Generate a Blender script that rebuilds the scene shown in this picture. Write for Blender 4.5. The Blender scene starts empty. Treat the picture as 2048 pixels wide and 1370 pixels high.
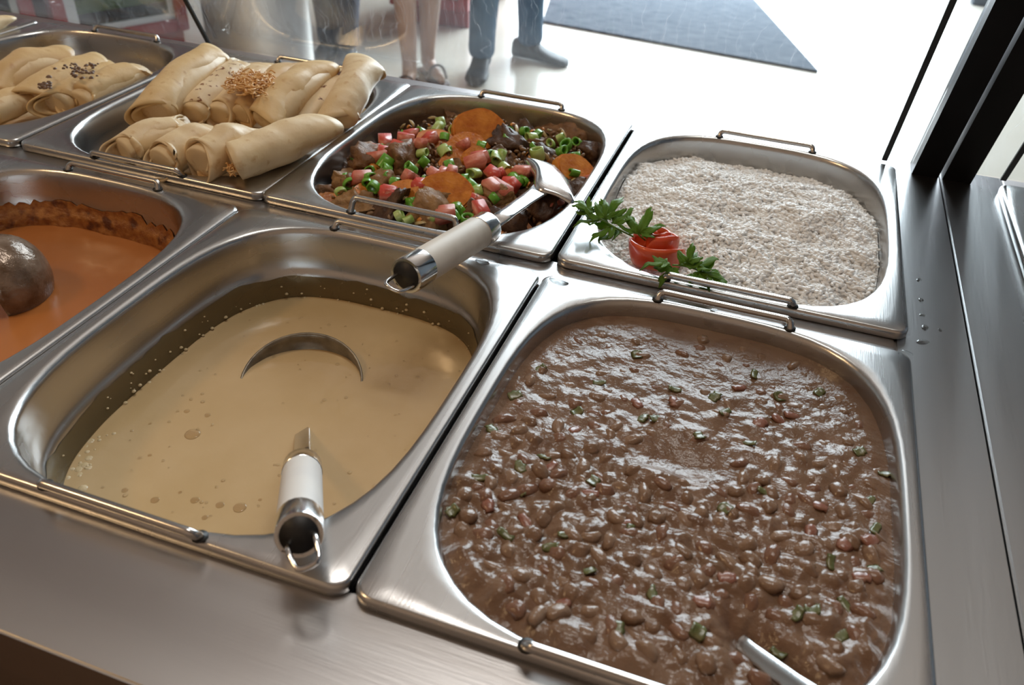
import bpy, bmesh, math, random
import numpy as np
from mathutils import Vector, Matrix, Euler, noise

random.seed(7)
rng = np.random.default_rng(7)
scene = bpy.context.scene
COL = scene.collection

# ------------------------------------------------------------------ camera, world, light, exposure
CAM_LOC = Vector((0.13972, -0.52482, 0.32923))
CAM_ROT = Euler((0.93743, -0.04644, 0.33426), 'XYZ')
F_PX = 1650.94
cam = bpy.data.cameras.new('camera')
cam.lens = F_PX * 36.0 / 2048.0
cam.sensor_width = 36.0
cam.clip_start = 0.02
cam.dof.use_dof = True
cam.dof.focus_distance = 0.62
cam.dof.aperture_fstop = 11.0
camo = bpy.data.objects.new('camera', cam)
camo.location = CAM_LOC
camo.rotation_euler = CAM_ROT
COL.objects.link(camo)
scene.camera = camo

world = bpy.data.worlds.new('daylight_sky')
scene.world = world
world.use_nodes = True
bg = world.node_tree.nodes['Background']
bg.inputs['Color'].default_value = (0.80, 0.90, 1.0, 1)
bg.inputs['Strength'].default_value = 4.0

def area_light(name, loc, target, sx, sy, power, color):
    l = bpy.data.lights.new(name, 'AREA')
    l.shape = 'RECTANGLE'
    l.size, l.size_y, l.energy, l.color = sx, sy, power, color
    o = bpy.data.objects.new(name, l)
    o.location = loc
    o.rotation_euler = (Vector(target) - Vector(loc)).to_track_quat('-Z', 'Y').to_euler()
    COL.objects.link(o)
    return o

# daylight falling in through the shop front, warm lamps above the staff side
area_light('shop_front_daylight', (-0.37, 5.45, 1.35), (-0.37, 0.0, 0.9), 3.0, 4.3, 345, (0.84, 0.93, 1.0))
area_light('warm_ceiling_lamp', (-1.7, -0.95, 1.9), (-0.4, -0.2, 0.0), 0.28, 0.28, 10, (1.0, 0.66, 0.34))
area_light('tube_ceiling_lamp', (0.1, 0.45, 2.6), (0.1, 0.3, 0.0), 1.4, 0.3, 26, (1.0, 0.95, 0.88))

vs = scene.view_settings
vs.view_transform = 'Standard'
vs.look = 'None'
vs.gamma = 1.0
vs.use_curve_mapping = False
vs.exposure = 0.0
scene.cycles.diffuse_bounces = 8      # light wanders far between the rice grains

# ------------------------------------------------------------------ helpers
CAM_M = CAM_ROT.to_matrix()

def P(px, py, z):
    """point of the scene at height z met by the sight line of a photo pixel"""
    d = CAM_M @ Vector(((px - 1024) / F_PX, -(py - 685) / F_PX, -1.0))
    t = (z - CAM_LOC.z) / d.z
    return CAM_LOC + t * d

def link(o, parent=None):
    COL.objects.link(o)
    if parent is not None:
        o.parent = parent
    return o

def tag(o, label=None, cat=None, group=None, kind=None):
    if label: o['label'] = label
    if cat: o['category'] = cat
    if group: o['group'] = group
    if kind: o['kind'] = kind
    return o

def empty(name, loc=(0, 0, 0), rz=0.0):
    o = bpy.data.objects.new(name, None)
    o.location = loc
    o.rotation_euler = (0, 0, rz)
    o.empty_display_size = 0.05
    return link(o)

def mesh_data(name, V, Fc, smooth=True):
    me = bpy.data.meshes.new(name)
    me.from_pydata([tuple(v) for v in V], [], [tuple(f) for f in Fc])
    me.update()
    if smooth:
        me.polygons.foreach_set('use_smooth', [True] * len(me.polygons))
    return me

def fast_mesh(name, V, Fc):
    """numpy mesh of equal-sided faces"""
    V = np.asarray(V, dtype=np.float32); Fc = np.asarray(Fc, dtype=np.int32)
    me = bpy.data.meshes.new(name)
    me.vertices.add(len(V)); me.vertices.foreach_set('co', V.ravel())
    n = Fc.shape[1]
    me.loops.add(Fc.size); me.loops.foreach_set('vertex_index', Fc.ravel())
    me.polygons.add(len(Fc))
    me.polygons.foreach_set('loop_start', np.arange(0, Fc.size, n, dtype=np.int32))
    me.polygons.foreach_set('use_smooth', np.ones(len(Fc), dtype=bool))
    me.update(calc_edges=True); me.validate()
    return me

def obj(name, me, mat=None, parent=None, loc=None, rot=None):
    o = bpy.data.objects.new(name, me)
    if mat is not None and not me.materials:
        me.materials.append(mat)
    if loc is not None: o.location = loc
    if rot is not None: o.rotation_euler = rot
    return link(o, parent)

def box_me(name, x0, x1, y0, y1, z0, z1, bev=0.0):
    bm = bmesh.new()
    bmesh.ops.create_cube(bm, size=1.0)
    for v in bm.verts:
        v.co = Vector((x0 + (v.co.x + .5) * (x1 - x0), y0 + (v.co.y + .5) * (y1 - y0), z0 + (v.co.z + .5) * (z1 - z0)))
    if bev:
        bmesh.ops.bevel(bm, geom=bm.edges[:], offset=bev, segments=2, affect='EDGES')
    me = bpy.data.meshes.new(name); bm.to_mesh(me); bm.free()
    return me

def boxes_me(name, L, bev=0.0):
    bm = bmesh.new()
    for (x0, x1, y0, y1, z0, z1) in L:
        r = bmesh.ops.create_cube(bm, size=1.0)
        for v in r['verts']:
            v.co = Vector((x0 + (v.co.x + .5) * (x1 - x0), y0 + (v.co.y + .5) * (y1 - y0), z0 + (v.co.z + .5) * (z1 - z0)))
    if bev:
        bmesh.ops.bevel(bm, geom=bm.edges[:], offset=bev, segments=2, affect='EDGES')
    me = bpy.data.meshes.new(name); bm.to_mesh(me); bm.free()
    return me

def loft(rings, closed=True, cap0=False, cap1=False):
    n = len(rings[0]); V = [tuple(p) for r in rings for p in r]; Fc = []
    for i in range(len(rings) - 1):
        for j in range(n if closed else n - 1):
            k = (j + 1) % n
            Fc.append((i * n + j, i * n + k, (i + 1) * n + k, (i + 1) * n + j))
    if cap0: Fc.append(tuple(range(n))[::-1])
    if cap1: Fc.append(tuple(range((len(rings) - 1) * n, len(rings) * n)))
    return V, Fc

def tube(path, rad, seg=10, cap=True):
    path = [Vector(p) for p in path]
    rads = rad if hasattr(rad, '__len__') else [rad] * len(path)
    rings = []; prev = None
    for i, p in enumerate(path):
        d = (path[min(i + 1, len(path) - 1)] - path[max(i - 1, 0)]).normalized()
        if prev is None:
            u = d.orthogonal().normalized()
        else:
            u = (prev - d * prev.dot(d)).normalized()
        prev = u; w = d.cross(u)
        rings.append([p + (u * math.cos(2 * math.pi * k / seg) + w * math.sin(2 * math.pi * k / seg)) * rads[i] for k in range(seg)])
    return loft(rings, True, cap, cap)

def smooth_path(pts, n=8):
    pts = [Vector(p) for p in pts]; out = []
    for i in range(len(pts) - 1):
        p0 = pts[max(i - 1, 0)]; p1 = pts[i]; p2 = pts[i + 1]; p3 = pts[min(i + 2, len(pts) - 1)]
        for k in range(n):
            t = k / n
            out.append(0.5 * ((2 * p1) + (p2 - p0) * t + (2 * p0 - 5 * p1 + 4 * p2 - p3) * t * t + (3 * p1 - p0 - 3 * p2 + p3) * t ** 3))
    out.append(pts[-1])
    return out

def join(parts):
    V = []; Fc = []
    for v, f in parts:
        o = len(V); V += list(v); Fc += [tuple(i + o for i in q) for q in f]
    return V, Fc

def copy_tree(o, parent=None):
    c = o.copy(); link(c, parent)
    for ch in list(o.children):
        copy_tree(ch, c)
    return c

def frame_z(d, up=(0, 0, 1)):
    """matrix whose x axis is d and whose z axis leans to up"""
    x = Vector(d).normalized(); y = Vector(up).cross(x).normalized(); z = x.cross(y)
    return Matrix((x, y, z)).transposed()

# ------------------------------------------------------------------ materials
def new_mat(name):
    m = bpy.data.materials.new(name); m.use_nodes = True
    nt = m.node_tree
    return m, nt, nt.nodes['Principled BSDF']

def pm(name, c1, c2=None, scale=40.0, rough=0.5, metal=0.0, bump=0.0, bscale=None, lo=0.35, hi=0.65, spec=0.5,
       stretch=(1, 1, 1), detail=4.0, rvar=0.0, coat=0.0, c3=None, c3scale=90.0, c3lo=0.62, c3hi=0.7, sss=0.0, sssr=0.004):
    m, nt, b = new_mat(name)
    N = nt.nodes; Lk = nt.links
    b.inputs['Base Color'].default_value = (*c1, 1)
    b.inputs['Roughness'].default_value = rough
    b.inputs['Metallic'].default_value = metal
    b.inputs['Specular IOR Level'].default_value = spec
    if coat:
        b.inputs['Coat Weight'].default_value = coat; b.inputs['Coat Roughness'].default_value = 0.08
    if sss:
        b.inputs['Subsurface Weight'].default_value = sss
        b.inputs['Subsurface Radius'].default_value = (1.0, .6, .35)
        b.inputs['Subsurface Scale'].default_value = sssr
    tc = N.new('ShaderNodeTexCoord'); mp = N.new('ShaderNodeMapping')
    mp.inputs['Scale'].default_value = stretch
    Lk.new(tc.outputs['Object'], mp.inputs['Vector'])
    def nz(s, d=detail):
        t = N.new('ShaderNodeTexNoise'); t.inputs['Scale'].default_value = s; t.inputs['Detail'].default_value = d
        Lk.new(mp.outputs['Vector'], t.inputs['Vector']); return t
    if c2 is not None or rvar:
        t = nz(scale)
        mr = N.new('ShaderNodeMapRange'); mr.inputs['From Min'].default_value = lo; mr.inputs['From Max'].default_value = hi
        Lk.new(t.outputs['Fac'], mr.inputs['Value'])
        if c2 is not None:
            mx = N.new('ShaderNodeMix'); mx.data_type = 'RGBA'
            mx.inputs['A'].default_value = (*c1, 1); mx.inputs['B'].default_value = (*c2, 1)
            Lk.new(mr.outputs['Result'], mx.inputs['Factor'])
            last = mx.outputs['Result']
            if c3 is not None:
                t3 = nz(c3scale, 3.0)
                m3 = N.new('ShaderNodeMapRange'); m3.inputs['From Min'].default_value = c3lo; m3.inputs['From Max'].default_value = c3hi
                Lk.new(t3.outputs['Fac'], m3.inputs['Value'])
                x3 = N.new('ShaderNodeMix'); x3.data_type = 'RGBA'; x3.inputs['B'].default_value = (*c3, 1)
                Lk.new(last, x3.inputs['A']); Lk.new(m3.outputs['Result'], x3.inputs['Factor']); last = x3.outputs['Result']
            Lk.new(last, b.inputs['Base Color'])
        if rvar:
            r = N.new('ShaderNodeMapRange'); r.inputs['To Min'].default_value = rough - rvar; r.inputs['To Max'].default_value = rough + rvar
            Lk.new(mr.outputs['Result'], r.inputs['Value']); Lk.new(r.outputs['Result'], b.inputs['Roughness'])
    if bump:
        t = nz(bscale or scale)
        bp = N.new('ShaderNodeBump'); bp.inputs['Strength'].default_value = 1.0; bp.inputs['Distance'].default_value = bump
        Lk.new(t.outputs['Fac'], bp.inputs['Height']); Lk.new(bp.outputs['Normal'], b.inputs['Normal'])
    return m

STEEL = pm('pan_steel', (.51, .505, .50), (.57, .565, .56), 30, .27, 1.0, .00004, 900, rvar=.04, stretch=(1, .06, 1), lo=.1, hi=.9, detail=2.0)
COUNTER = pm('brushed_counter_steel', (.44, .445, .45), (.53, .535, .54), 9, .30, 1.0, .00005, 700, rvar=.06, stretch=(1, .05, 1))
COUNTER_F = pm('brushed_front_steel', (.45, .44, .44), (.52, .51, .505), 9, .32, 1.0, .00005, 700, rvar=.06, stretch=(.05, 1, 1))
WIRE = pm('handle_wire_steel', (.55, .54, .53), None, 30, .22, 1.0)
POLISHED = pm('utensil_steel', (.68, .68, .68), (.72, .72, .72), 60, .16, 1.0, rvar=.05)
BLACK = pm('black_aluminium', (.003, .003, .0035), (.006, .006, .007), 20, .38, 0, rvar=.05, spec=.15)
RUBBER = pm('black_gasket', (.006, .006, .006), None, 20, .6)

def glass_mat():
    m, nt, b = new_mat('smudged_guard_glass')
    N = nt.nodes; Lk = nt.links; N.remove(b)
    out = N['Material Output']
    tr = N.new('ShaderNodeBsdfTransparent'); tr.inputs['Color'].default_value = (.93, .95, .945, 1)
    gl = N.new('ShaderNodeBsdfGlossy'); gl.inputs['Roughness'].default_value = .03
    fr = N.new('ShaderNodeFresnel'); fr.inputs['IOR'].default_value = 1.3
    mf = N.new('ShaderNodeMath'); mf.operation = 'MULTIPLY'; mf.inputs[1].default_value = .25
    Lk.new(fr.outputs[0], mf.inputs[0])
    mx = N.new('ShaderNodeMixShader'); Lk.new(mf.outputs[0], mx.inputs['Fac']); Lk.new(tr.outputs[0], mx.inputs[1]); Lk.new(gl.outputs[0], mx.inputs[2])
    # smears and fine scratches that scatter the light
    df = N.new('ShaderNodeBsdfTranslucent'); df.inputs['Color'].default_value = (.9, .93, .95, 1)
    tc = N.new('ShaderNodeTexCoord')
    n1 = N.new('ShaderNodeTexNoise'); n1.inputs['Scale'].default_value = 7; n1.inputs['Detail'].default_value = 6; n1.inputs['Distortion'].default_value = 1.2
    Lk.new(tc.outputs['Object'], n1.inputs['Vector'])
    r1 = N.new('ShaderNodeMapRange'); r1.inputs['From Min'].default_value = .42; r1.inputs['From Max'].default_value = .75; r1.inputs['To Min'].default_value = .004; r1.inputs['To Max'].default_value = .045
    Lk.new(n1.outputs['Fac'], r1.inputs['Value'])
    w = N.new('ShaderNodeTexWave'); w.inputs['Scale'].default_value = 26; w.inputs['Distortion'].default_value = 14; w.inputs['Detail'].default_value = 3; w.inputs['Detail Scale'].default_value = .7
    Lk.new(tc.outputs['Object'], w.inputs['Vector'])
    r2 = N.new('ShaderNodeMapRange'); r2.inputs['From Min'].default_value = .985; r2.inputs['From Max'].default_value = 1.0; r2.inputs['To Min'].default_value = 0; r2.inputs['To Max'].default_value = .06
    Lk.new(w.outputs['Fac'], r2.inputs['Value'])
    ad = N.new('ShaderNodeMath'); ad.operation = 'ADD'; Lk.new(r1.outputs[0], ad.inputs[0]); Lk.new(r2.outputs[0], ad.inputs[1])
    m2 = N.new('ShaderNodeMixShader'); Lk.new(ad.outputs[0], m2.inputs['Fac']); Lk.new(mx.outputs[0], m2.inputs[1]); Lk.new(df.outputs[0], m2.inputs[2])
    Lk.new(m2.outputs[0], out.inputs['Surface'])
    return m
GLASS = glass_mat()

def clear_mat(name, tint=(.95, .97, .97), ior=1.33, refl=1.0, haze=0.0, hcol=(.8, .8, .8), rough=.03):
    m, nt, b = new_mat(name)
    N = nt.nodes; Lk = nt.links; N.remove(b); out = N['Material Output']
    tr = N.new('ShaderNodeBsdfTransparent'); tr.inputs['Color'].default_value = (*tint, 1)
    gl = N.new('ShaderNodeBsdfGlossy'); gl.inputs['Roughness'].default_value = rough
    fr = N.new('ShaderNodeFresnel'); fr.inputs['IOR'].default_value = ior
    mf = N.new('ShaderNodeMath'); mf.operation = 'MULTIPLY'; mf.inputs[1].default_value = refl; Lk.new(fr.outputs[0], mf.inputs[0])
    mx = N.new('ShaderNodeMixShader'); Lk.new(mf.outputs[0], mx.inputs['Fac']); Lk.new(tr.outputs[0], mx.inputs[1]); Lk.new(gl.outputs[0], mx.inputs[2])
    last = mx.outputs[0]
    if haze:
        d = N.new('ShaderNodeBsdfDiffuse'); d.inputs['Color'].default_value = (*hcol, 1)
        m2 = N.new('ShaderNodeMixShader'); m2.inputs['Fac'].default_value = haze; Lk.new(last, m2.inputs[1]); Lk.new(d.outputs[0], m2.inputs[2]); last = m2.outputs[0]
    Lk.new(last, out.inputs['Surface'])
    return m
WATER = clear_mat('water', (.93, .95, .96), 1.33, 1.6)

FLOOR_Z = -0.90
TOP_Z = -0.008       # steel worktop; the pan rims stand on it, their upper face is z = 0

# ------------------------------------------------------------------ room shell
FLOOR_M = pm('polished_pale_tile', (.66, .62, .54), (.72, .68, .60), 1.2, .22, 0, rvar=.05, spec=.7)
BROWN_TILE = pm('brown_tile', (.11, .055, .03), (.15, .08, .045), 9, .4)
GROUT = pm('dark_grout', (.03, .018, .012), None, 5, .8)
WALL_B = pm('brown_wall_paint', (.26, .165, .10), (.30, .19, .12), 1.5, .7)
WALL_L = pm('cream_wall_paint', (.52, .49, .45), (.56, .53, .49), 1.5, .6)
WALL_R = pm('slate_wall_paint', (.075, .10, .135), (.09, .12, .155), 1.5, .6)
CEIL = pm('ceiling_paint', (.36, .255, .20), (.39, .285, .225), 1.0, .8)

def struct(name, me, mat, parent=None):
    o = obj(name, me, mat, parent)
    o['kind'] = 'structure'
    return o
X0, X1, Y0, Y1, ZC = -6.0, 4.2, -1.9, 5.6, 3.9
struct('floor', box_me('floor', X0, X1, 0.36, Y1 + 3.0, FLOOR_Z - .1, FLOOR_Z), FLOOR_M)
fs = struct('floor_staff_side', box_me('floor_staff_side', X0, X1, Y0, 0.36, FLOOR_Z - .1, FLOOR_Z - .006), GROUT)
tme = box_me('tile', 0, .296, 0, .296, -.008, 0, .0015)
for i in range(6):
    for j in range(4):
        obj('tile', tme, BROWN_TILE, fs, (-1.25 + i * .3 + .08, -1.62 + j * .3, FLOOR_Z))
struct('ceiling', box_me('ceiling', X0, X1, Y0, Y1, ZC, ZC + .1), CEIL)
struct('wall_back', box_me('wall_back', X0, X1, Y0 - .1, Y0, FLOOR_Z - .1, ZC + .1), WALL_B)
struct('wall_left', box_me('wall_left', X0 - .1, X0, Y0 - .1, Y1, FLOOR_Z - .1, ZC + .1), WALL_L)
struct('wall_right', box_me('wall_right', X1, X1 + .1, Y0 - .1, Y1, FLOOR_Z - .1, ZC + .1), WALL_R)
struct('wall_front', boxes_me('wall_front', [(X0, -1.9, Y1, Y1 + .12, FLOOR_Z - .1, ZC + .1), (1.15, X1, Y1, Y1 + .12, FLOOR_Z - .1, ZC + .1), (-1.9, 1.15, Y1, Y1 + .12, 3.65, ZC + .1)]), WALL_R)

# ------------------------------------------------------------------ pan geometry
PX, PY = 0.1322, 0.1575        # half size of the outer rim
OA, OB, ON = 0.1235, 0.1535, 3.3   # opening: half sizes and superellipse power

def rrect(hx, hy, r, na=7, ns=14):
    pts = []
    for cx, cy, a0 in ((hx - r, hy - r, 0), (-hx + r, hy - r, 90), (-hx + r, -hy + r, 180), (hx - r, -hy + r, 270)):
        arc = [(cx + r * math.cos(math.radians(a0 + 90 * k / na)), cy + r * math.sin(math.radians(a0 + 90 * k / na))) for k in range(na + 1)]
        if pts:
            p = pts[-1]; q = arc[0]
            pts += [(p[0] + (q[0] - p[0]) * k / ns, p[1] + (q[1] - p[1]) * k / ns) for k in range(1, ns)]
        pts += arc
    p = pts[-1]; q = pts[0]
    pts += [(p[0] + (q[0] - p[0]) * k / ns, p[1] + (q[1] - p[1]) * k / ns) for k in range(1, ns)]
    return pts
RIM = rrect(PX, PY, .010)
ANG = [math.atan2(y, x) for x, y in RIM]

def sup(a, b, n, th):
    c, s = abs(math.cos(th)), abs(math.sin(th))
    r = ((c / a) ** n + (s / b) ** n) ** (-1.0 / n)
    return r * math.cos(th), r * math.sin(th)

def wall_half(z):
    """inner half sizes of a pan at depth z (below the rim)"""
    d = -z
    t = 0.0035 + d * 0.085
    if d > .040: t += .0030
    elif d > .034: t += .0030 * (d - .034) / .006
    return OA - t, OB - t

def make_pan_mesh(depth):
    rings = []
    def rr(ins, z):
        k = [(x * (1 - ins / PX), y * (1 - ins / PY), z) for x, y in RIM]
        rings.append(k)
    rr(.0012, -.0078); rr(0, -.0070); rr(0, -.0022); rr(.0006, -.0008); rr(.0022, 0.0)
    op = [sup(OA, OB, ON, t) for t in ANG]
    base = rings[-1]
    for f in (.4, .8):
        rings.append([(b[0] + (o[0] - b[0]) * f, b[1] + (o[1] - b[1]) * f, 0.0) for b, o in zip(base, op)])
    rings.append([(*o, -.0001) for o in op])
    for ins, z in ((.0010, -.0006), (.0022, -.0016), (.0031, -.0032), (.0036, -.0055)):
        rings.append([(*sup(OA - ins, OB - ins, ON, t), z) for t in ANG])
    for z in (-.012, -.022, -.034, -.037, -.040, -.055, -.075, -.095, -(depth - .02)):
        a, b = wall_half(z)
        rings.append([(*sup(a, b, ON, t), z) for t in ANG])
    a, b = wall_half(-(depth - .02))
    for ins, dz in ((.003, .010), (.009, .017), (.020, .020), (.06, .020), (.12, .020)):
        rings.append([(*sup(max(a - ins, .002), max(b - ins, .002), ON, t), -(depth - .02) - dz) for t in ANG])
    V, Fc = loft(rings, True, False, True)
    return mesh_data('pan', V, Fc)
PAN_ME = make_pan_mesh(.12)

def bail_mesh(tilt, h):
    """wire handle standing in two holes 95 mm apart, bar at the end of 11 mm arms"""
    L = .0475
    dy, dz = math.sin(tilt) * h, math.cos(tilt) * h
    pts = [(-L, 0, -.004), (-L, 0, 0), (-L + .0005, dy * .6, dz * .6), (-L + .0025, dy * .92, dz * .92), (-L + .006, dy, dz), (-.02, dy, dz), (.02, dy, dz),
           (L - .006, dy, dz), (L - .0025, dy * .92, dz * .92), (L - .0005, dy * .6, dz * .6), (L, 0, 0), (L, 0, -.004)]
    V, Fc = tube(smooth_path(pts, 4), .0026, 10)
    v, f = tube([(0, 0, .0002), (0, 0, .0008)], .0042, 12)  # solid disc on the rim, coloured as the shade in a handle hole
    return mesh_data('handle', V, Fc), mesh_data('hole_shade_disc', v, f)
BAIL_CACHE = {}
HOLE_SHADE = pm('hole_shade', (.01, .009, .008), None, 20, .5)  # near-black colour painting the shade inside holes and recesses

def make_pan(cx, cy, label, front=(.5, .007), back=(.6, .006), rz=0.0):
    t = empty('food_pan', (cx, cy, 0), rz)
    tag(t, label, 'pan', 'steel food pans set into the counter')
    obj('pan_body', PAN_ME, STEEL, t)
    for sgn, tl in ((-1, front), (1, back)):
        if tl is None: continue
        k = tl
        if k not in BAIL_CACHE: BAIL_CACHE[k] = bail_mesh(*tl)
        hm, cm = BAIL_CACHE[k]
        o = obj('handle', hm, WIRE, t, (0.003, sgn * (PY - .0035), 0), (0, 0, math.pi if sgn < 0 else 0))
        for hx in (-.0475, .0475): obj('hole_shade_disc', cm, HOLE_SHADE, o, (hx, 0, 0))
    return t

PIT = .2665
ROW_F = -PY                      # centre line of the front row
ROW_B = .0238 + PY               # centre line of the back row
XB = {'rice': .5 * PIT, 'meat': -.5 * PIT - .002, 'crepe': -1.5 * PIT + .002, 'crepe2': -2.5 * PIT, 'far': -3.5 * PIT,
      'bean': .5 * PIT, 'cream': -.5 * PIT - .0005, 'orange': -1.5 * PIT}
make_pan(XB['rice'], ROW_B, 'steel food pan full of white rice at the back right')
make_pan(XB['meat'], ROW_B, 'steel food pan of beef and vegetable stew in the back row', (-.35, .0125))
make_pan(XB['crepe'], ROW_B, 'steel food pan heaped with two rows of rolled crepes')
make_pan(XB['crepe2'], ROW_B, 'steel food pan of crepes sprinkled with ground meat, back left')
make_pan(XB['far'], ROW_B, 'steel food pan cut off by the top left corner')
make_pan(XB['bean'], ROW_F, 'steel food pan filled with brown bean stew, front right')
make_pan(XB['cream'], ROW_F, 'steel food pan of pale cream soup with a ladle, front middle')
make_pan(XB['orange'], ROW_F, 'steel food pan of orange sauce at the left edge')

# ------------------------------------------------------------------ counters
SEAM = .3095
def make_counter(name, xa, xb, label, seam_left):
    t = empty(name, ((xa + xb) / 2, 0, FLOOR_Z))
    tag(t, label, 'counter', 'steel buffet counters')
    ox = -(xa + xb) / 2; oz = -FLOOR_Z
    def bx(n, L, mat, bev=.0012):
        return obj(n, boxes_me(n, [(a + ox, b + ox, c, d, e + oz, f + oz) for a, b, c, d, e, f in L], bev), mat, t)
    wa, wb = (.370, xb - .03) if seam_left else (xa + .03, .258)     # the wells
    yF, yB = -.3845, .372
    z0, z1 = TOP_Z - .035, TOP_Z
    bx('worktop_end', [(xa, wa, yF, yB, z0, z1)], COUNTER)
    bx('worktop_end', [(wb, xb, yF, yB, z0, z1)], COUNTER)
    bx('front_strip', [(wa, wb, yF, -.308, z0, z1)], COUNTER_F)
    bx('cross_bar', [(wa, wb, -.008, .032, z0, z1)], COUNTER_F)
    bx('back_strip', [(wa, wb, .332, yB, z0, z1)], COUNTER_F)
    bx('front_panel', [(xa, xb, yF + .03, yF + .05, FLOOR_Z, z0)], COUNTER)
    bx('back_panel', [(xa, xb, yB - .03, yB - .01, FLOOR_Z, z0)], COUNTER)
    bx('side_panel', [(xa, xa + .02, yF + .05, yB - .03, FLOOR_Z, z0)], COUNTER)
    bx('side_panel', [(xb - .02, xb, yF + .05, yB - .03, FLOOR_Z, z0)], COUNTER)
    bx('well_floor', [(xa + .02, xb - .02, yF + .05, yB - .03, -.22, -.20)], COUNTER)
    # blank plates over the wells that hold no pan
    if seam_left:
        bx('cover_plate', [(wa, wb, -.312, -.004, z1 + .0002, z1 + .004)], COUNTER_F)
        bx('cover_plate', [(.361 + 2 * PX + .003, wb, .028, .336, z1 + .0002, z1 + .004)], COUNTER_F)
    else:
        bx('cover_plate', [(wa, -2 * PIT - .002, -.312, -.004, z1 + .0002, z1 + .004)], COUNTER_F)
        bx('cover_plate', [(wa, -4 * PIT - .002, .028, .336, z1 + .0002, z1 + .004)], COUNTER_F)
    # end frame post of the guard, leaning over the pans with the glass
    lean = .5; h = .62
    px0, px1 = (.3115, .338) if seam_left else (.2825, .3075)
    y0, y1 = .343, .372
    V = []
    for (x, y) in ((px0, y0), (px1, y0), (px1, y1), (px0, y1)): V.append((x + ox, y, TOP_Z + oz))
    for (x, y) in ((px0, y0), (px1, y0), (px1, y1), (px0, y1)): V.append((x + ox, y - lean * h, TOP_Z + h + oz))
    Fc = [(0, 3, 2, 1), (4, 5, 6, 7), (0, 1, 5, 4), (1, 2, 6, 5), (2, 3, 7, 6), (3, 0, 4, 7)]
    obj('guard_post', mesh_data('guard_post', V, Fc, False), BLACK, t)
    return t
make_counter('buffet_counter', -1.60, SEAM - .0006, 'steel buffet counter holding the seven visible food pans', False)
make_counter('buffet_counter', SEAM + .0006, 1.60, 'neighbouring steel buffet counter cut off at the right edge', True)
make_pan(.361 + PX, ROW_B, 'steel food pan in the neighbouring counter, right edge')

def guard_glass(xa, xb, strip_x, label):
    lean = .5; h = .62; y0 = .352; t = .005
    n = Vector((0, 1, lean)).normalized() * t
    e = empty('sneeze_guard_glass', ((xa + xb) / 2, y0, 0)); tag(e, label, 'glass panel', 'sneeze guard glass panels')
    o = Vector((-(xa + xb) / 2, -y0, 0))
    q = [Vector((xa, y0, 0)), Vector((xb, y0, 0)), Vector((xb, y0 - lean * h, h)), Vector((xa, y0 - lean * h, h))]
    V = [p + o for p in q] + [p + o + n for p in q]
    Fc = [(0, 1, 2, 3), (7, 6, 5, 4), (0, 4, 5, 1), (1, 5, 6, 2), (2, 6, 7, 3), (3, 7, 4, 0)]
    obj('pane', mesh_data('pane', V, Fc, False), GLASS, e)
    for sx, wd in strip_x:
        r = [Vector((sx - wd, y0 - .0015, 0)), Vector((sx + wd, y0 - .0015, 0)), Vector((sx + wd, y0 - .0015 - lean * h, h)), Vector((sx - wd, y0 - .0015 - lean * h, h))]
        m = -n * .5
        V = [p + o for p in r] + [p + o + m for p in r]
        obj('gasket_strip', mesh_data('gasket_strip', V, [tuple(reversed(f)) for f in Fc], False), RUBBER, e)
    return e
guard_glass(-1.58, .2815, [(.2545, .0026), (-.5475, .0026)], 'slanted smudged glass guard behind the pans')
guard_glass(.339, 1.58, [(.366, .0026)], 'slanted glass guard of the neighbouring counter, top right edge')

# ------------------------------------------------------------------ liquids
def polar_surface(a, b, n, nr, na, hfn):
    V = [(0, 0, 0)]; ths = [2 * math.pi * k / na for k in range(na)]
    for i in range(1, nr + 1):
        f = i / nr
        for t in ths:
            # equal spread along the outline
            c, s = math.cos(t), math.sin(t)
            x = a * math.copysign(abs(c) ** (2 / n), c); y = b * math.copysign(abs(s) ** (2 / n), s)
            V.append((x * f, y * f, 0))
    V = np.array(V); V[:, 2] = hfn(V[:, 0], V[:, 1])
    T = []
    for k in range(na): T.append((0, 1 + k, 1 + (k + 1) % na))
    for i in range(nr - 1):
        o0 = 1 + i * na; o1 = o0 + na
        for k in range(na):
            j = (k + 1) % na
            T.append((o0 + k, o1 + k, o1 + j)); T.append((o0 + k, o1 + j, o0 + j))
    return V, np.array(T)

def fbm(x, y, s, seed=0.0, octv=3):
    out = np.empty(len(x))
    for i in range(len(x)):
        out[i] = noise.fractal(Vector((x[i] * s + seed, y[i] * s, seed)), 1.0, 2.0, octv)
    return out

FANG = []
for _i in range(len(ANG)):
    _a = ANG[_i]; _b = ANG[(_i + 1) % len(ANG)]
    if _b < _a - 3: _b += 2 * math.pi
    FANG += [_a, _a + (_b - _a) / 3, _a + (_b - _a) * 2 / 3]

def film_mesh(cx, z0, zfn, off, nz=7, lump=0.0, seed=0.0):
    """skin of food left on the pan wall from the liquid up to a wavy line"""
    rings = []
    for i in range(nz):
        r = []
        for t in FANG:
            zt = zfn(t)
            z = z0 - .002 + (zt - z0 + .002) * i / (nz - 1)
            a, b = wall_half(z)
            o = max(.0007, off * (1 - .85 * i / (nz - 1)))
            if lump: o += lump * max(0, noise.noise(Vector((math.cos(t) * 9 + seed, math.sin(t) * 9, z * 170)))) * (1 - i / (nz - 1)) ** .5
            r.append((*sup(a - o, b - o, ON, t), z))
        rings.append(r)
    V, Fc = loft(rings, True)
    return mesh_data('wall_film', V, [tuple(reversed(f)) for f in Fc])

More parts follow.
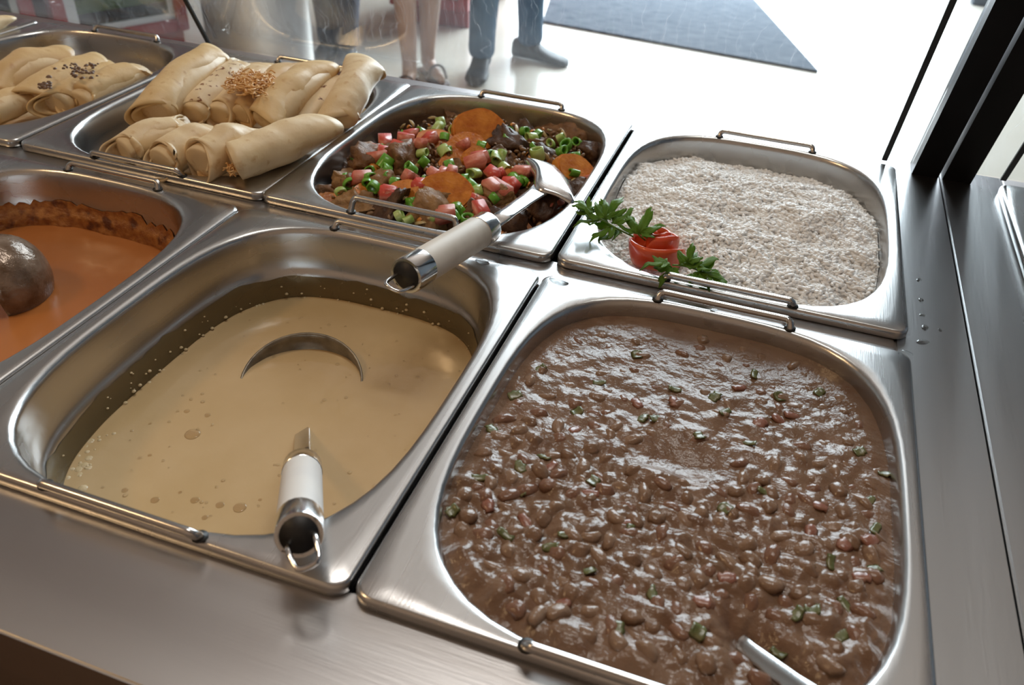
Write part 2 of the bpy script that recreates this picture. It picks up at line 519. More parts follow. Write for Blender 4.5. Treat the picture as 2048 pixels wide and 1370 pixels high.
# cream soup
CREAM_Z = -.060
def cream_mat():
    m = pm('cream_soup', (.48, .342, .175), (.52, .38, .21), 14, .17, 0, .0006, 34, spec=.5, coat=.3)
    return m
CREAM = cream_mat()
CREAM_FILM = clear_mat('soup_film', (.50, .45, .35), 1.4, .8, .28, (.42, .32, .17), .2)
a, b = wall_half(CREAM_Z)
def cream_h(x, y):
    r = (np.abs(x / a) ** ON + np.abs(y / b) ** ON)
    return .0004 * fbm(x, y, 30, 3.1) + .0012 * np.clip(r - .9, 0, 1) * 5
V, T = polar_surface(a - .0002, b - .0002, ON, 60, 180, cream_h)
soup = obj('cream_soup', fast_mesh('cream_soup', V, T), CREAM, None, (XB['cream'], ROW_F, CREAM_Z))
tag(soup, 'pale yellow cream soup filling the front middle pan', 'soup')
fm = film_mesh(0, CREAM_Z, lambda t: CREAM_Z + .020 + .005 * noise.noise(Vector((math.cos(t) * 2.2, math.sin(t) * 2.2, 4))) + .003 * noise.noise(Vector((math.cos(t) * 9, math.sin(t) * 9, 7))), .0005, seed=3)
for v in fm.vertices: v.co.z -= CREAM_Z
obj('wall_film', fm, CREAM_FILM, soup)
# foam and curds along the edge, bubbles on the surface
def dome(c, r, h, n=9, m=4):
    rings = []
    for i in range(m):
        f = math.cos(math.pi / 2 * i / m); z = h * math.sin(math.pi / 2 * i / m)
        rings.append([(c[0] + r * f * math.cos(2 * math.pi * k / n), c[1] + r * f * math.sin(2 * math.pi * k / n), c[2] + z) for k in range(n)])
    return loft(rings, True, False, True)
FOAM = pm('soup_foam', (.50, .39, .22), (.58, .47, .29), 200, .25, 0, .0005, 300)
parts = []
for k in range(170):
    t = random.uniform(0, 2 * math.pi)
    if math.sin(t) < -.3 and random.random() < .75: continue
    z = random.random() ** 2.2 * .018
    aa, bb = wall_half(CREAM_Z + z)
    x, y = sup(aa - .0012, bb - .0012, ON, t)
    r = random.uniform(.0005, .0019) * (1 - z * 25)
    parts.append(dome((x, y, z - r * .3), r, r * .8, 7, 3))
for k in range(60):
    t = random.gauss(math.radians(222), .10); aa, bb = wall_half(CREAM_Z)
    x, y = sup(aa - random.uniform(.001, .014), bb - random.uniform(.001, .014), ON, t)
    parts.append(dome((x, y, -.001), random.uniform(.001, .0042), random.uniform(.0006, .0018), 8, 3))
tag(obj('foam', mesh_data('foam', *join(parts)), FOAM, soup), kind='stuff')
BUB = clear_mat('bubble_film', (.99, .985, .97), 1.33, 1.2)
parts = []
for px, py, r in [(385, 868, .0075), (374, 822, .003), (415, 830, .003), (300, 848, .0022), (280, 915, .002), (300, 910, .002), (390, 1000, .004), (480, 1015, .006), (440, 1010, .004),
                  (310, 1000, .004), (410, 1035, .0028), (250, 980, .003), (520, 1000, .002), (360, 985, .002), (700, 750, .0015), (790, 830, .0015), (810, 900, .002)]:
    p = P(px, py, CREAM_Z) - Vector((XB['cream'], ROW_F, CREAM_Z))
    parts.append(dome(p, r * .7, r * .12, 16, 5))
for k in range(90):
    x = random.uniform(-.09, .10); y = random.uniform(-.135, .11)
    parts.append(dome((x, y, .0), random.uniform(.0005, .0016), .0007, 8, 3))
tag(obj('bubbles', mesh_data('bubbles', *join(parts)), BUB, soup), kind='stuff')

# orange sauce
OR_Z = -.050
ORANGE = pm('orange_sauce', (.36, .125, .032), (.41, .145, .04), 10, .24, 0, .0005, 30, coat=.25)
CRUST = pm('dried_sauce', (.26, .085, .02), (.44, .19, .05), 150, .4, 0, .0012, 300, c3=(.12, .035, .012), c3scale=70, c3lo=.55, c3hi=.68)
a, b = wall_half(OR_Z)
V, T = polar_surface(a - .0002, b - .0002, ON, 40, 140, lambda x, y: .0005 * fbm(x, y, 25, 9.1))
sauce = obj('orange_sauce', fast_mesh('orange_sauce', V, T), ORANGE, None, (XB['orange'], ROW_F, OR_Z))
tag(sauce, 'smooth orange sauce filling the pan at the left edge', 'sauce')
fm = film_mesh(0, OR_Z, lambda t: OR_Z + .021 + .007 * noise.noise(Vector((math.cos(t) * 4, math.sin(t) * 4, 14))) + .006 * noise.noise(Vector((math.cos(t) * 26, math.sin(t) * 26, 2))), .0016, nz=12, lump=.003, seed=5)
for v in fm.vertices: v.co.z -= OR_Z
obj('dried_crust', fm, CRUST, sauce)

# ------------------------------------------------------------------ bean stew
BEAN_Z = -.012
a, b = wall_half(BEAN_Z)
STEW = pm('bean_gravy', (.142, .083, .050), (.180, .108, .069), 25, .15, 0, .0008, 260, c3=(.13, .07, .042), c3scale=60, c3lo=.5, c3hi=.7, spec=.28)
blobs = []
for k in range(1900):
    t = random.random() * 2 * math.pi; f = math.sqrt(random.random())
    x, y = sup(a * f * .97, b * f * .97, ON, t)
    dens = .25 + .75 * min(1, max(0, (.09 - y) / .16))
    if random.random() > dens: continue
    blobs.append((x, y, random.uniform(.0028, .0075), random.uniform(.6, 1.0) * dens, random.random() * math.pi, random.uniform(1.0, 1.8)))
def seg_dist(x, y, p, q):
    p = np.array(p); q = np.array(q); d = q - p
    t = np.clip(((x - p[0]) * d[0] + (y - p[1]) * d[1]) / (d @ d), 0, 1)
    return np.hypot(x - p[0] - t * d[0], y - p[1] - t * d[1]), t
bp0 = P(1320, 965, BEAN_Z); bp1 = P(1495, 1290, BEAN_Z); bp2 = P(1580, 1365, BEAN_Z)
loc = lambda p: (p.x - XB['bean'], p.y - ROW_F)
def bean_h(x, y):
    h = .0006 * fbm(x, y, 18, 1.7) + .0007 * fbm(x, y, 150, 8.7) * np.clip((.10 - y) / .12, .15, 1)
    for bx, by, r, am, an, el in blobs:
        dx, dy = x - bx, y - by
        m = (np.abs(dx) < r * 3.2) & (np.abs(dy) < r * 3.2)
        if not m.any(): continue
        u = dx[m] * math.cos(an) + dy[m] * math.sin(an); v = -dx[m] * math.sin(an) + dy[m] * math.cos(an)
        g = np.exp(-((u / (r * el)) ** 2 + (v / r) ** 2) * 1.3)
        h[m] = np.maximum(h[m], h[m] * .5 + am * r * .66 * g)
    # dip left by the spoon, smooth gravy above it, heap to the front
    d, t = seg_dist(x, y, loc(bp1), loc(bp2))
    h -= .011 * np.exp(-(d / .011) ** 2)
    d0 = np.hypot(x - loc(bp0)[0], (y - loc(bp0)[1]) * 1.4)
    h += .007 * np.exp(-(d0 / .014) ** 2)
    p3 = loc(P(1370, 925, BEAN_Z)); d3 = np.hypot((x - p3[0]) * .55, y - p3[1])
    h = h * (1 - .85 * np.exp(-(d3 / .017) ** 2)) - .004 * np.exp(-(d3 / .013) ** 2)
    h += .006 * np.clip((-y - .02) / .12, 0, 1)
    r = (np.abs(x / a) ** ON + np.abs(y / b) ** ON)
    return h - .004 * np.clip(r - .75, 0, 1)
V, T = polar_surface(a + .0005, b + .0005, ON, 150, 400, bean_h)
stew = obj('bean_stew', fast_mesh('bean_stew', V, T), STEW, None, (XB['bean'], ROW_F, BEAN_Z))
tag(stew, 'thick glossy brown bean gravy filling the front right pan', 'stew', kind='stuff')
def bh(x, y):
    return float(bean_h(np.array([x]), np.array([y]))[0])

def blob_me(name, rx, ry, rz, bend=0.0, nz=0.0, seed=0.0, nu=12, nv=8):
    V = [(0, 0, rz)]
    for i in range(1, nv):
        ph = math.pi * i / nv
        for k in range(nu):
            th = 2 * math.pi * k / nu
            V.append((rx * math.sin(ph) * math.cos(th), ry * math.sin(ph) * math.sin(th), rz * math.cos(ph)))
    V.append((0, 0, -rz)); W = []
    for v in V:
        x, y, z = v
        y += bend * (x / rx) ** 2 * ry
        if nz:
            s = 1 + nz * noise.noise(Vector((x / rx * 1.4 + seed, y / ry * 1.4, z / rz * 1.4 + seed)))
            x, y, z = x * s, y * s, z * s
        W.append((x, y, z))
    Fc = [(0, 1 + k, 1 + (k + 1) % nu) for k in range(nu)]
    for i in range(nv - 2):
        for k in range(nu):
            o = 1 + i * nu
            Fc.append((o + k, o + nu + k, o + nu + (k + 1) % nu, o + (k + 1) % nu))
    o = 1 + (nv - 2) * nu; e = len(V) - 1
    Fc += [(o + k, e, o + (k + 1) % nu) for k in range(nu)]
    return mesh_data(name, W, Fc)
BEANM = [pm('bean_skin', (.158, .092, .056), (.195, .118, .075), 150, .15, 0, .0005, 300, spec=.28), pm('pale_bean_skin', (.188, .115, .073), (.23, .147, .098), 150, .15, 0, .0005, 300, spec=.28), pm('reddish_bean_skin', (.158, .080, .051), (.19, .105, .068), 150, .15, 0, .0005, 300, spec=.28)]
bean_mes = []
for k in range(9):
    me = blob_me('bean', random.uniform(.0058, .0085), random.uniform(.0042, .0055), random.uniform(.0036, .0044), random.uniform(.1, .35), .28, k * 3.3)
    me.materials.append(BEANM[k % 3]); bean_mes.append(me)
cnt = 0; placed = []; tries = 0
while cnt < 270 and tries < 20000:
    tries += 1
    t = random.random() * 2 * math.pi; f = math.sqrt(random.random())
    x, y = sup(a * f * .93, b * f * .93, ON, t)
    dens = .10 + .9 * min(1, max(0, (.06 - y) / .14))
    if random.random() > dens: continue
    p3 = loc(P(1370, 925, BEAN_Z))
    if math.hypot((x - p3[0]) * .6, y - p3[1]) < .02: continue
    if seg_dist(np.array([x]), np.array([y]), loc(bp1), loc(bp2))[0][0] < .014: continue
    if any((x - q[0]) ** 2 + (y - q[1]) ** 2 < .0095 ** 2 for q in placed): continue
    placed.append((x, y))
    o = obj('bean', random.choice(bean_mes), None, None, (XB['bean'] + x, ROW_F + y, BEAN_Z + bh(x, y) + random.uniform(-.0036, -.0010) - (.0014 if y > .02 else 0)),
            (random.uniform(-.5, .5), random.uniform(-.4, .4), random.random() * 6.28))
    tag(o, 'gravy-coated brown bean in the %s %s of the bean stew' % ('near' if y < -.05 else ('far' if y > .05 else 'middle'), 'left' if x < -.04 else ('right' if x > .04 else 'centre')), 'bean', 'beans in the stew')
    cnt += 1
# scallion and bacon bits in the stew
GREEN_D = pm('cooked_green', (.085, .10, .032), (.14, .13, .055), 160, .25, 0, .0003, 300)
BACON = pm('bacon', (.20, .075, .048), (.26, .13, .09), 130, .25, 0, .0004, 300)
def chip_me(name, l, w, t, curl, seed):
    """small bent slice"""
    n = 6; rings = []
    for i in range(n + 1):
        u = (i / n - .5) * l; z = curl * ((i / n - .5) ** 2) * l
        ww = w * (.75 + .25 * math.sin(math.pi * i / n)) * (1 + .45 * noise.noise(Vector((i * .9, seed * 1.3, 0))))
        rings.append([(u, -ww / 2, z), (u, -ww / 4, z + t * .6), (u, ww / 4, z + t * .6), (u, ww / 2, z), (u, ww / 4, z - t * .4), (u, -ww / 4, z - t * .4)])
    return mesh_data(name, *loft(rings, True, True, True))
chips = [chip_me('scallion_slice', random.uniform(.006, .011), random.uniform(.005, .008), .0010, random.uniform(-.4, .8), k) for k in range(5)]
bac = [chip_me('bacon_bit', random.uniform(.007, .011), random.uniform(.006, .009), .0024, random.uniform(-.3, .4), k + 20) for k in range(5)]
def stew_side(px, py):
    v = 'smooth far side' if py < 800 else ('near side' if py > 1080 else 'middle')
    u = 'left' if px < 1180 else ('right' if px > 1520 else 'centre')
    return u + ' of the ' + v
def stew_bit(name, mes, mat, px, py, label, cat, grp, lift=.0003):
    p = P(px, py, BEAN_Z + .003); x, y = loc(p)
    r = (abs(x / a) ** ON + abs(y / b) ** ON)
    if r > .94: return
    o = obj(name, random.choice(mes), mat, None, (p.x, p.y, BEAN_Z + bh(x, y) + lift), (random.uniform(-.3, .3), random.uniform(-.3, .3), random.random() * 6.28))
    tag(o, label, cat, grp)
gpos = [(1080, 735), (1275, 705), (1155, 820), (1285, 830), (1310, 835), (1450, 820), (1430, 790), (1510, 745), (1560, 790), (1700, 760), (1030, 790), (1000, 765), (1090, 910), (1040, 935), (1185, 962),
        (1100, 1105), (1040, 985), (1260, 1070), (1130, 1080), (1175, 1150), (1230, 1275), (1390, 1280), (1530, 985), (1750, 1060), (1620, 1230), (1680, 1275), (1745, 1140), (1740, 1000), (1590, 1240), (1690, 1215),
        (905, 1030), (930, 920), (985, 860), (1450, 1020), (1720, 900), (1640, 780), (1350, 775), (1200, 760), (1770, 940), (1660, 1130), (1560, 1300), (1300, 1200), (1010, 1080), (960, 960), (1400, 870), (1500, 880)]
for q in gpos:
    stew_bit('scallion_slice', chips, GREEN_D, *q, 'dark green scallion slice in the bean stew, %s' % stew_side(*q), 'scallion', 'scallion slices in the bean stew')
bpos = [(1275, 803), (1150, 858), (1560, 835), (1585, 825), (1520, 845), (1180, 990), (975, 1020), (1100, 935), (1050, 1050), (1400, 1215), (1740, 1085), (1720, 1160), (1640, 1010), (1260, 1050), (1480, 770), (1350, 800), (1620, 1070), (1450, 1170), (1120, 1220), (1690, 1090)]
for q in bpos:
    stew_bit('bacon_bit', bac, BACON, *q, 'reddish bacon bit in the bean stew, %s' % stew_side(*q), 'bacon bit', 'bacon bits in the bean stew', .0)

# ------------------------------------------------------------------ rice
ra, rb = wall_half(-.02)
RX, RY = XB['rice'], ROW_B
def rice_h(x, y):
    r = (np.abs(x / ra) ** 2.6 + np.abs(y / rb) ** 2.6)
    h = -.004 - .013 * np.clip(r, 0, 1.3) ** 1.5 - .010 * np.clip((y - .02) / .12, 0, 1.2) ** 1.3
    h = h - .014 * np.clip((-x - .03) / .09, 0, 1) * np.clip((.02 - y) / .12, -.3, 1)
    return h + .0055 * fbm(x, y, 22, 5.5) + .0028 * fbm(x, y, 60, 2.2)
RICE_BASE = pm('packed_rice', (.93, .92, .90), (.96, .95, .94), 150, .5, 0, .0006, 260)
RICE_M = pm('rice_grain', (.955, .955, .95), (.985, .985, .985), 60, .45, 0, spec=.3)
def add_translucency(m, fac, col):
    nt = m.node_tree; N = nt.nodes; Lk = nt.links; b = N['Principled BSDF']; out = N['Material Output']
    t = N.new('ShaderNodeBsdfTranslucent'); t.inputs['Color'].default_value = (*col, 1)
    mx = N.new('ShaderNodeMixShader'); mx.inputs['Fac'].default_value = fac
    Lk.new(b.outputs[0], mx.inputs[1]); Lk.new(t.outputs[0], mx.inputs[2]); Lk.new(mx.outputs[0], out.inputs['Surface'])
add_translucency(RICE_M, .2, (.97, .95, .92))
V, T = polar_surface(ra - .0003, rb - .0003, ON, 60, 160, lambda x, y: rice_h(x, y) - .0014)
rice = empty('rice', (RX, RY, 0)); tag(rice, 'heap of cooked white rice filling the back right pan', 'rice', kind='stuff')
tag(obj('packed_rice', fast_mesh('packed_rice', V, T), RICE_BASE, rice), kind='stuff')
def grain_template(nu=6, nv=6):
    v = [(0, 0, 1)]
    for i in range(1, nv):
        ph = math.pi * i / nv
        for k in range(nu):
            th = 2 * math.pi * k / nu
            v.append((math.sin(ph) ** .8 * math.cos(th), math.sin(ph) ** .8 * math.sin(th), math.cos(ph)))
    v.append((0, 0, -1)); f = [(0, 1 + k, 1 + (k + 1) % nu) for k in range(nu)]
    for i in range(nv - 2):
        o = 1 + i * nu
        for k in range(nu):
            j = (k + 1) % nu
            f += [(o + k, o + nu + k, o + nu + j), (o + k, o + nu + j, o + j)]
    o = 1 + (nv - 2) * nu
    f += [(o + k, len(v) - 1, o + (k + 1) % nu) for k in range(nu)]
    return np.array(v), np.array(f)
gv, gf = grain_template()
NG = 15000
th = rng.random(NG) * 2 * np.pi; ff = np.sqrt(rng.random(NG))
gx = np.empty(NG); gy = np.empty(NG)
for i in range(NG):
    gx[i], gy[i] = sup((ra - .003) * ff[i], (rb - .003) * ff[i], ON, th[i])
gz = rice_h(gx, gy) + rng.uniform(-.0012, .0014, NG)
ln = rng.uniform(.0026, .0038, NG); wd = rng.uniform(.0013, .0018, NG)
az = rng.random(NG) * 2 * np.pi; el = rng.normal(0, .28, NG)
d = np.stack([np.cos(el) * np.cos(az), np.cos(el) * np.sin(az), np.sin(el)], 1)
s = np.stack([-np.sin(az), np.cos(az), 0 * az], 1); u = np.cross(d, s)
GV = (gv[None, :, 2, None] * d[:, None, :] * ln[:, None, None] + gv[None, :, 0, None] * s[:, None, :] * wd[:, None, None] + gv[None, :, 1, None] * u[:, None, :] * wd[:, None, None] * .85)
GV += np.stack([gx, gy, gz], 1)[:, None, :]
GF = gf[None] + (np.arange(NG) * len(gv))[:, None, None]
tag(obj('grains', fast_mesh('grains', GV.reshape(-1, 3), GF.reshape(-1, 3)), RICE_M, rice), kind='stuff')
def rz_at(p):
    return float(rice_h(np.array([p.x - RX]), np.array([p.y - RY]))[0])

# ------------------------------------------------------------------ tomato rose and parsley on the rice
TOM = pm('tomato_skin', (.66, .07, .025), (.74, .13, .04), 60, .25, 0, .0002, 200, coat=.3)
def rose():
    c = P(1312, 508, -.004)
    t = empty('tomato_rose', (c.x, c.y, rz_at(c) + .002)); tag(t, 'red tomato peel rolled into a rose on the rice', 'garnish')
    def petal(turn0, turn1, r0, r1, h0, h1, n=60, flare=.25, z0=0.0):
        rings = []
        for i in range(n + 1):
            f = i / n; th = 2 * math.pi * (turn0 + (turn1 - turn0) * f); r = r0 + (r1 - r0) * f
            h = (h0 + (h1 - h0) * f) * (1 + .05 * math.sin(3 * th)) * min(1, .35 + 6 * min(f, 1 - f))
            prof = []
            for k in range(7):
                g = k / 6; rr = r * (.85 + .22 * math.sin(g * 2.3)) + flare * .003 * g ** 3
                prof.append((rr * math.cos(th), rr * math.sin(th), z0 + h * g))
            rings.append(prof)
        V, Fc = loft(rings, False); return mesh_data('petal', V, Fc)
    for args in ((.0, 1.3, .0045, .009, .020, .021, 50, .1, .003), (.5, 1.45, .0105, .0135, .021, .018, 50, .4, .002), (1.1, 1.9, .0145, .0165, .018, .014, 40, .5, 0)):
        o = obj('petal', petal(*args), TOM, t)
        md = o.modifiers.new('thickness', 'SOLIDIFY'); md.thickness = .0014; md.offset = 0
        o.rotation_euler = (-.25, .2, .9); o.scale = (1.3, 1.3, 1.2)
rose()
PARS = pm('parsley_leaf', (.12, .27, .018), (.19, .38, .04), 60, .38, 0, .0003, 250)
add_translucency(PARS, .3, (.25, .5, .03))
PSTEM = pm('parsley_stem', (.14, .27, .05), None, 60, .4)
def leaf_me(seed):
    """three-lobed toothed leaflet, slightly folded"""
    rnd = random.Random(seed); out = [(0, 0)]
    lobes = [(-.95, .75), (0, 1.0), (.95, .75)]
    n = 54; pts = []
    for i in range(n + 1):
        th = -1.75 + 3.5 * i / n
        r = .30
        for la, ll in lobes:
            r = max(r, ll * max(0, 1 - abs(th - la) / .50) ** .55)
        r *= 1 - .13 * (i % 4 == 2) - .05 * rnd.random()
        pts.append((r * math.cos(th), r * math.sin(th)))
    V = [(0, 0, 0)]
    for f in (.35, .7, 1.0):
        for x, y in pts:
            X, Yy = x * f, y * f
            V.append((X, Yy, -.22 * X * X + .22 * abs(Yy) * (.5 + X) + .08 * math.sin(9 * X + seed) * f + .05 * math.cos(11 * Yy)))
    m = len(pts); Fc = [(0, 1 + k, 2 + k) for k in range(m - 1)]
    for i in range(2):
        o = 1 + i * m
        for k in range(m - 1): Fc.append((o + k, o + m + k, o + m + k + 1, o + k + 1))
    return mesh_data('leaf', V, Fc)
leaf_mes = [leaf_me(k) for k in range(4)]
def sprig(label, stem_px, leaves):
    pts = [P(x, y, z) for x, y, z in stem_px]
    base = pts[0].copy()
    t = empty('parsley_sprig', base); tag(t, label, 'parsley', 'parsley sprigs on the rice')
    V, Fc = tube(smooth_path([p - base for p in pts], 5), .0008, 6)
    obj('stem', mesh_data('stem', V, Fc), PSTEM, t)
    for (px, py, z, size, ang, pitch, roll) in leaves:
        p = P(px, py, z) - base
        o = obj('leaf', random.choice(leaf_mes), PARS, t, p, (roll, pitch, ang)); o.scale = (size * 1.25,) * 3
        md = o.modifiers.new('thickness', 'SOLIDIFY'); md.thickness = .03
sprig('large parsley sprig reaching over the pan rim left of the tomato rose', [(1270, 475, .004), (1240, 460, .010), (1205, 440, .014), (1180, 425, .016)],
      [(1188, 425, .016, .019, 2.6, -.2, .2), (1200, 440, .014, .018, 2.0, -.5, .1), (1215, 430, .016, .019, 1.2, -.6, 0), (1232, 448, .014, .017, 1.0, -.6, -.2), (1195, 440, .012, .017, 3.5, .1, .2), (1225, 455, .010, .018, 3.9, .25, 0),
       (1240, 462, .008, .018, 3.6, .35, .1), (1210, 436, .018, .015, 1.8, -.7, .3), (1180, 420, .018, .015, 2.9, -.1, -.3)])
sprig('small upright parsley sprig directly behind the tomato rose', [(1290, 480, .004), (1280, 472, .010), (1275, 465, .012)],
      [(1278, 468, .012, .021, 1.35, -.8, 0), (1283, 466, .013, .016, .4, -.5, .2), (1270, 466, .012, .016, 2.2, -.6, 0)])
sprig('parsley sprig lying in front of the tomato rose beside the handle', [(1345, 530, .006), (1370, 532, .008), (1395, 540, .007), (1420, 552, .006)],
      [(1335, 525, .010, .018, 3.5, .1, .2), (1345, 535, .007, .016, 4.3, .4, 0), (1370, 532, .009, .015, 1.2, -.5, 0), (1390, 535, .009, .018, .8, -.3, 0), (1400, 545, .007, .018, .1, .0, .2), (1385, 548, .005, .016, -.6, .1, 0), (1415, 550, .006, .014, -.1, .1, 0), (1375, 525, .012, .014, 1.5, -.8, .2)])

# ------------------------------------------------------------------ beef and vegetable stew
MX, MY = XB['meat'], ROW_B
ma, mb = wall_half(-.025)
def meat_h(x, y):
    r = (abs(x / ma) ** 2.5 + abs(y / mb) ** 2.5)
    return -.012 - .018 * min(1.2, r) + .004 * noise.noise(Vector((x * 25, y * 25, 3)))
MEATM = [pm('beef', (.14, .064, .027), (.23, .115, .05), 140, .48, 0, .0012, 420, spec=.25), pm('dark_beef', (.055, .025, .015), (.11, .055, .028), 140, .42, 0, .0012, 420, spec=.25),
         pm('browned_beef', (.22, .115, .045), (.34, .19, .08), 140, .5, 0, .0012, 420, spec=.25)]
GRAVY = pm('beef_gravy', (.045, .018, .008), (.09, .035, .012), 50, .25, 0, .002, 120, coat=.2)
CARROT = pm('carrot', (.46, .12, .010), (.68, .25, .035), 150, .35, 0, .0008, 260)
TOMC = pm('tomato_flesh', (.56, .13, .08), (.68, .27, .19), 160, .38, 0, .0005, 400)
TOMS = pm('tomato_dice_skin', (.58, .075, .05), None, 90, .32)
SCAL = [pm('scallion_light', (.28, .42, .07), (.48, .58, .22), 110, .3, 0), pm('scallion_green', (.10, .30, .02), (.17, .42, .05), 110, .28, 0)]
V, T = polar_surface(ma - .0003, mb - .0003, ON, 40, 120, lambda x, y: np.array([meat_h(x[i], y[i]) - .012 + .003 * noise.noise(Vector((x[i] * 80, y[i] * 80, 0))) for i in range(len(x))]))
gr = obj('beef_gravy', fast_mesh('beef_gravy', V, T), GRAVY, None, (MX, MY, 0)); tag(gr, 'dark gravy under the beef and vegetables', 'gravy')
def chunk_me(seed, r):
    bm = bmesh.new(); bmesh.ops.create_icosphere(bm, subdivisions=4, radius=1.0)
    rnd = random.Random(seed)
    pl = [(Vector((rnd.gauss(0, 1), rnd.gauss(0, 1), rnd.gauss(0, 1))).normalized(), rnd.uniform(.40, .72)) for _ in range(10)]
    for v in bm.verts:
        for n_, d_ in pl:
            k = v.co.dot(n_)
            if k > d_: v.co -= n_ * (k - d_) * .92
        v.co += v.co.normalized() * (.20 * noise.noise(v.co * 2.2 + Vector((seed, 0, 0))) + .16 * noise.noise(Vector((v.co.x * 3, v.co.y * 11, v.co.z * 8)) + Vector((0, seed, 0))) + .05 * noise.noise(v.co * 19 + Vector((0, 0, seed))))
        v.co = Vector((v.co.x * 1.6, v.co.y * 1.15, v.co.z * .95)) * r
    for f in bm.faces: f.smooth = True
    me = bpy.data.meshes.new('beef_chunk'); bm.to_mesh(me); bm.free()
    return me
chunks = []
for k in range(9):
    me = chunk_me(k * 11 + 3, .016); me.materials.append(MEATM[k % 3]); chunks.append(me)
def put(name, me, mat, px, py, dz, size, rot, label, cat, grp):
    z = -.015
    for _ in range(4):
        p = P(px, py, z); z = meat_h(p.x - MX, p.y - MY) + dz
    o = obj(name, me, mat, None, P(px, py, z), rot)
    if size: o.scale = (size * 1.25,) * 3
    tag(o, label, cat, grp)
    return o
def side_of(px, py):
    v = 'back' if py < 290 else ('front' if py > 375 else 'middle')
    u = 'left' if px < 830 else ('right' if px > 1030 else 'centre')
    return v + ' ' + u
def beef_label(px, py, mi):
    return ('%s beef chunk in the %s of the stew' % (('brown', 'very dark', 'golden-brown')[mi], side_of(px, py)), ML[1], ML[2])
ML = ('piece of braised beef in the vegetable stew', 'beef chunk', 'beef chunks in the stew')
rr = lambda: (random.uniform(-.6, .6), random.uniform(-.6, .6), random.random() * 6.28)
big = [(865, 218, .019, 2), (925, 240, .018, 1), (1030, 300, .020, 1), (1065, 285, .016, 1), (1112, 272, .022, 0), (1160, 285, .022, 1), (1180, 320, .016, 1), (740, 335, .019, 0), (800, 335, .020, 0), (745, 300, .012, 1),
       (702, 378, .019, 2), (730, 405, .017, 2), (780, 425, .018, 1), (855, 440, .019, 2), (930, 450, .016, 0), (1000, 410, .016, 2), (1130, 425, .018, 1), (1080, 420, .020, 1), (1160, 385, .018, 1), (990, 330, .016, 0),
       (840, 320, .013, 0), (900, 350, .014, 0), (960, 345, .014, 2), (1040, 350, .014, 0), (1095, 330, .016, 1), (690, 345, .012, 1), (660, 400, .013, 0), (820, 250, .015, 1), (1000, 250, .012, 0), (960, 430, .016, 0), (1010, 450, .016, 1),
       (1050, 435, .016, 1), (1120, 350, .013, 0), (1010, 290, .014, 2), (760, 380, .014, 2), (850, 290, .012, 0), (905, 245, .014, 0), (1060, 395, .013, 1), (810, 400, .013, 0), (895, 410, .013, 2), (1080, 300, .014, 0), (720, 370, .014, 0)]
for px, py, r, mi in big:
    me = random.choice([c for c in chunks if c.materials[0] == MEATM[mi]])
    put('beef_chunk', me, None, px, py, r * .25 - .003, r / .016, rr(), *beef_label(px, py, mi))
# random filling so the heap is closed
for k in range(70):
    t = random.random() * 6.283; f = math.sqrt(random.random())
    x, y = sup(ma * f * .90, mb * f * .90, ON, t); r = random.uniform(.7, 1.0)
    o = obj('beef_chunk', random.choice(chunks), None, None, (MX + x, MY + y, meat_h(x, y) - .008), rr()); o.scale = (r, r, r)
    tag(o, 'smaller piece of braised beef wedged between the large chunks', ML[1], ML[2])
def carrot_me():
    bm = bmesh.new(); bmesh.ops.create_cone(bm, cap_ends=True, segments=22, radius1=1.0, radius2=.93, depth=.5)
    for v in bm.verts:
        a_ = math.atan2(v.co.y, v.co.x); s_ = 1 + .06 * math.sin(2 * a_ + .4) + .03 * math.sin(5 * a_); v.co.x *= s_ * 1.08; v.co.y *= s_ * .92
    bmesh.ops.bevel(bm, geom=[e for e in bm.edges if len(e.link_faces) == 2 and e.calc_face_angle() > .8], offset=.07, segments=2, affect='EDGES')
    bmesh.ops.scale(bm, vec=(.016, .016, .016), verts=bm.verts[:])
    me = bpy.data.meshes.new('carrot_slice'); bm.to_mesh(me); bm.free(); me.materials.append(CARROT); return me
CAR = carrot_me()
CL = ('orange carrot slice in the beef stew', 'carrot slice', 'carrot slices in the beef stew')
for px, py, r, dz, rot in [(958, 262, .021, .014, (.9, .2, .3)), (928, 300, .016, .008, (.7, -.2, .6)), (872, 288, .016, .004, (.4, .2, 0)), (812, 392, .014, .006, (.8, .1, -.2)), (893, 388, .019, .008, (.75, .15, .1)),
                           (1150, 345, .018, .006, (.5, .5, .4)), (1095, 445, .016, -.002, (.3, -.2, .2)), (1030, 462, .012, .0, (.4, .2, 0)), (955, 320, .013, .004, (.8, .3, 1)), (905, 330, .012, .002, (.6, 0, 1)),
                           (1140, 435, .013, -.003, (.5, -.3, .3)), (790, 240, .012, -.006, (.4, .2, 0)), (668, 402, .012, 0, (.4, .1, .2)), (760, 350, .012, .0, (.7, .2, 2)), (1005, 360, .011, .003, (.8, .1, .2)), (860, 225, .010, .008, (.9, .2, .5)), (730, 385, .009, .004, (.5, .3, 1))]:
    put('carrot_slice', CAR, None, px, py, dz + .004, r / .016, rot, '%s orange carrot slice in the %s of the beef stew' % ('large' if r > .015 else 'small', side_of(px, py)), CL[1], CL[2])
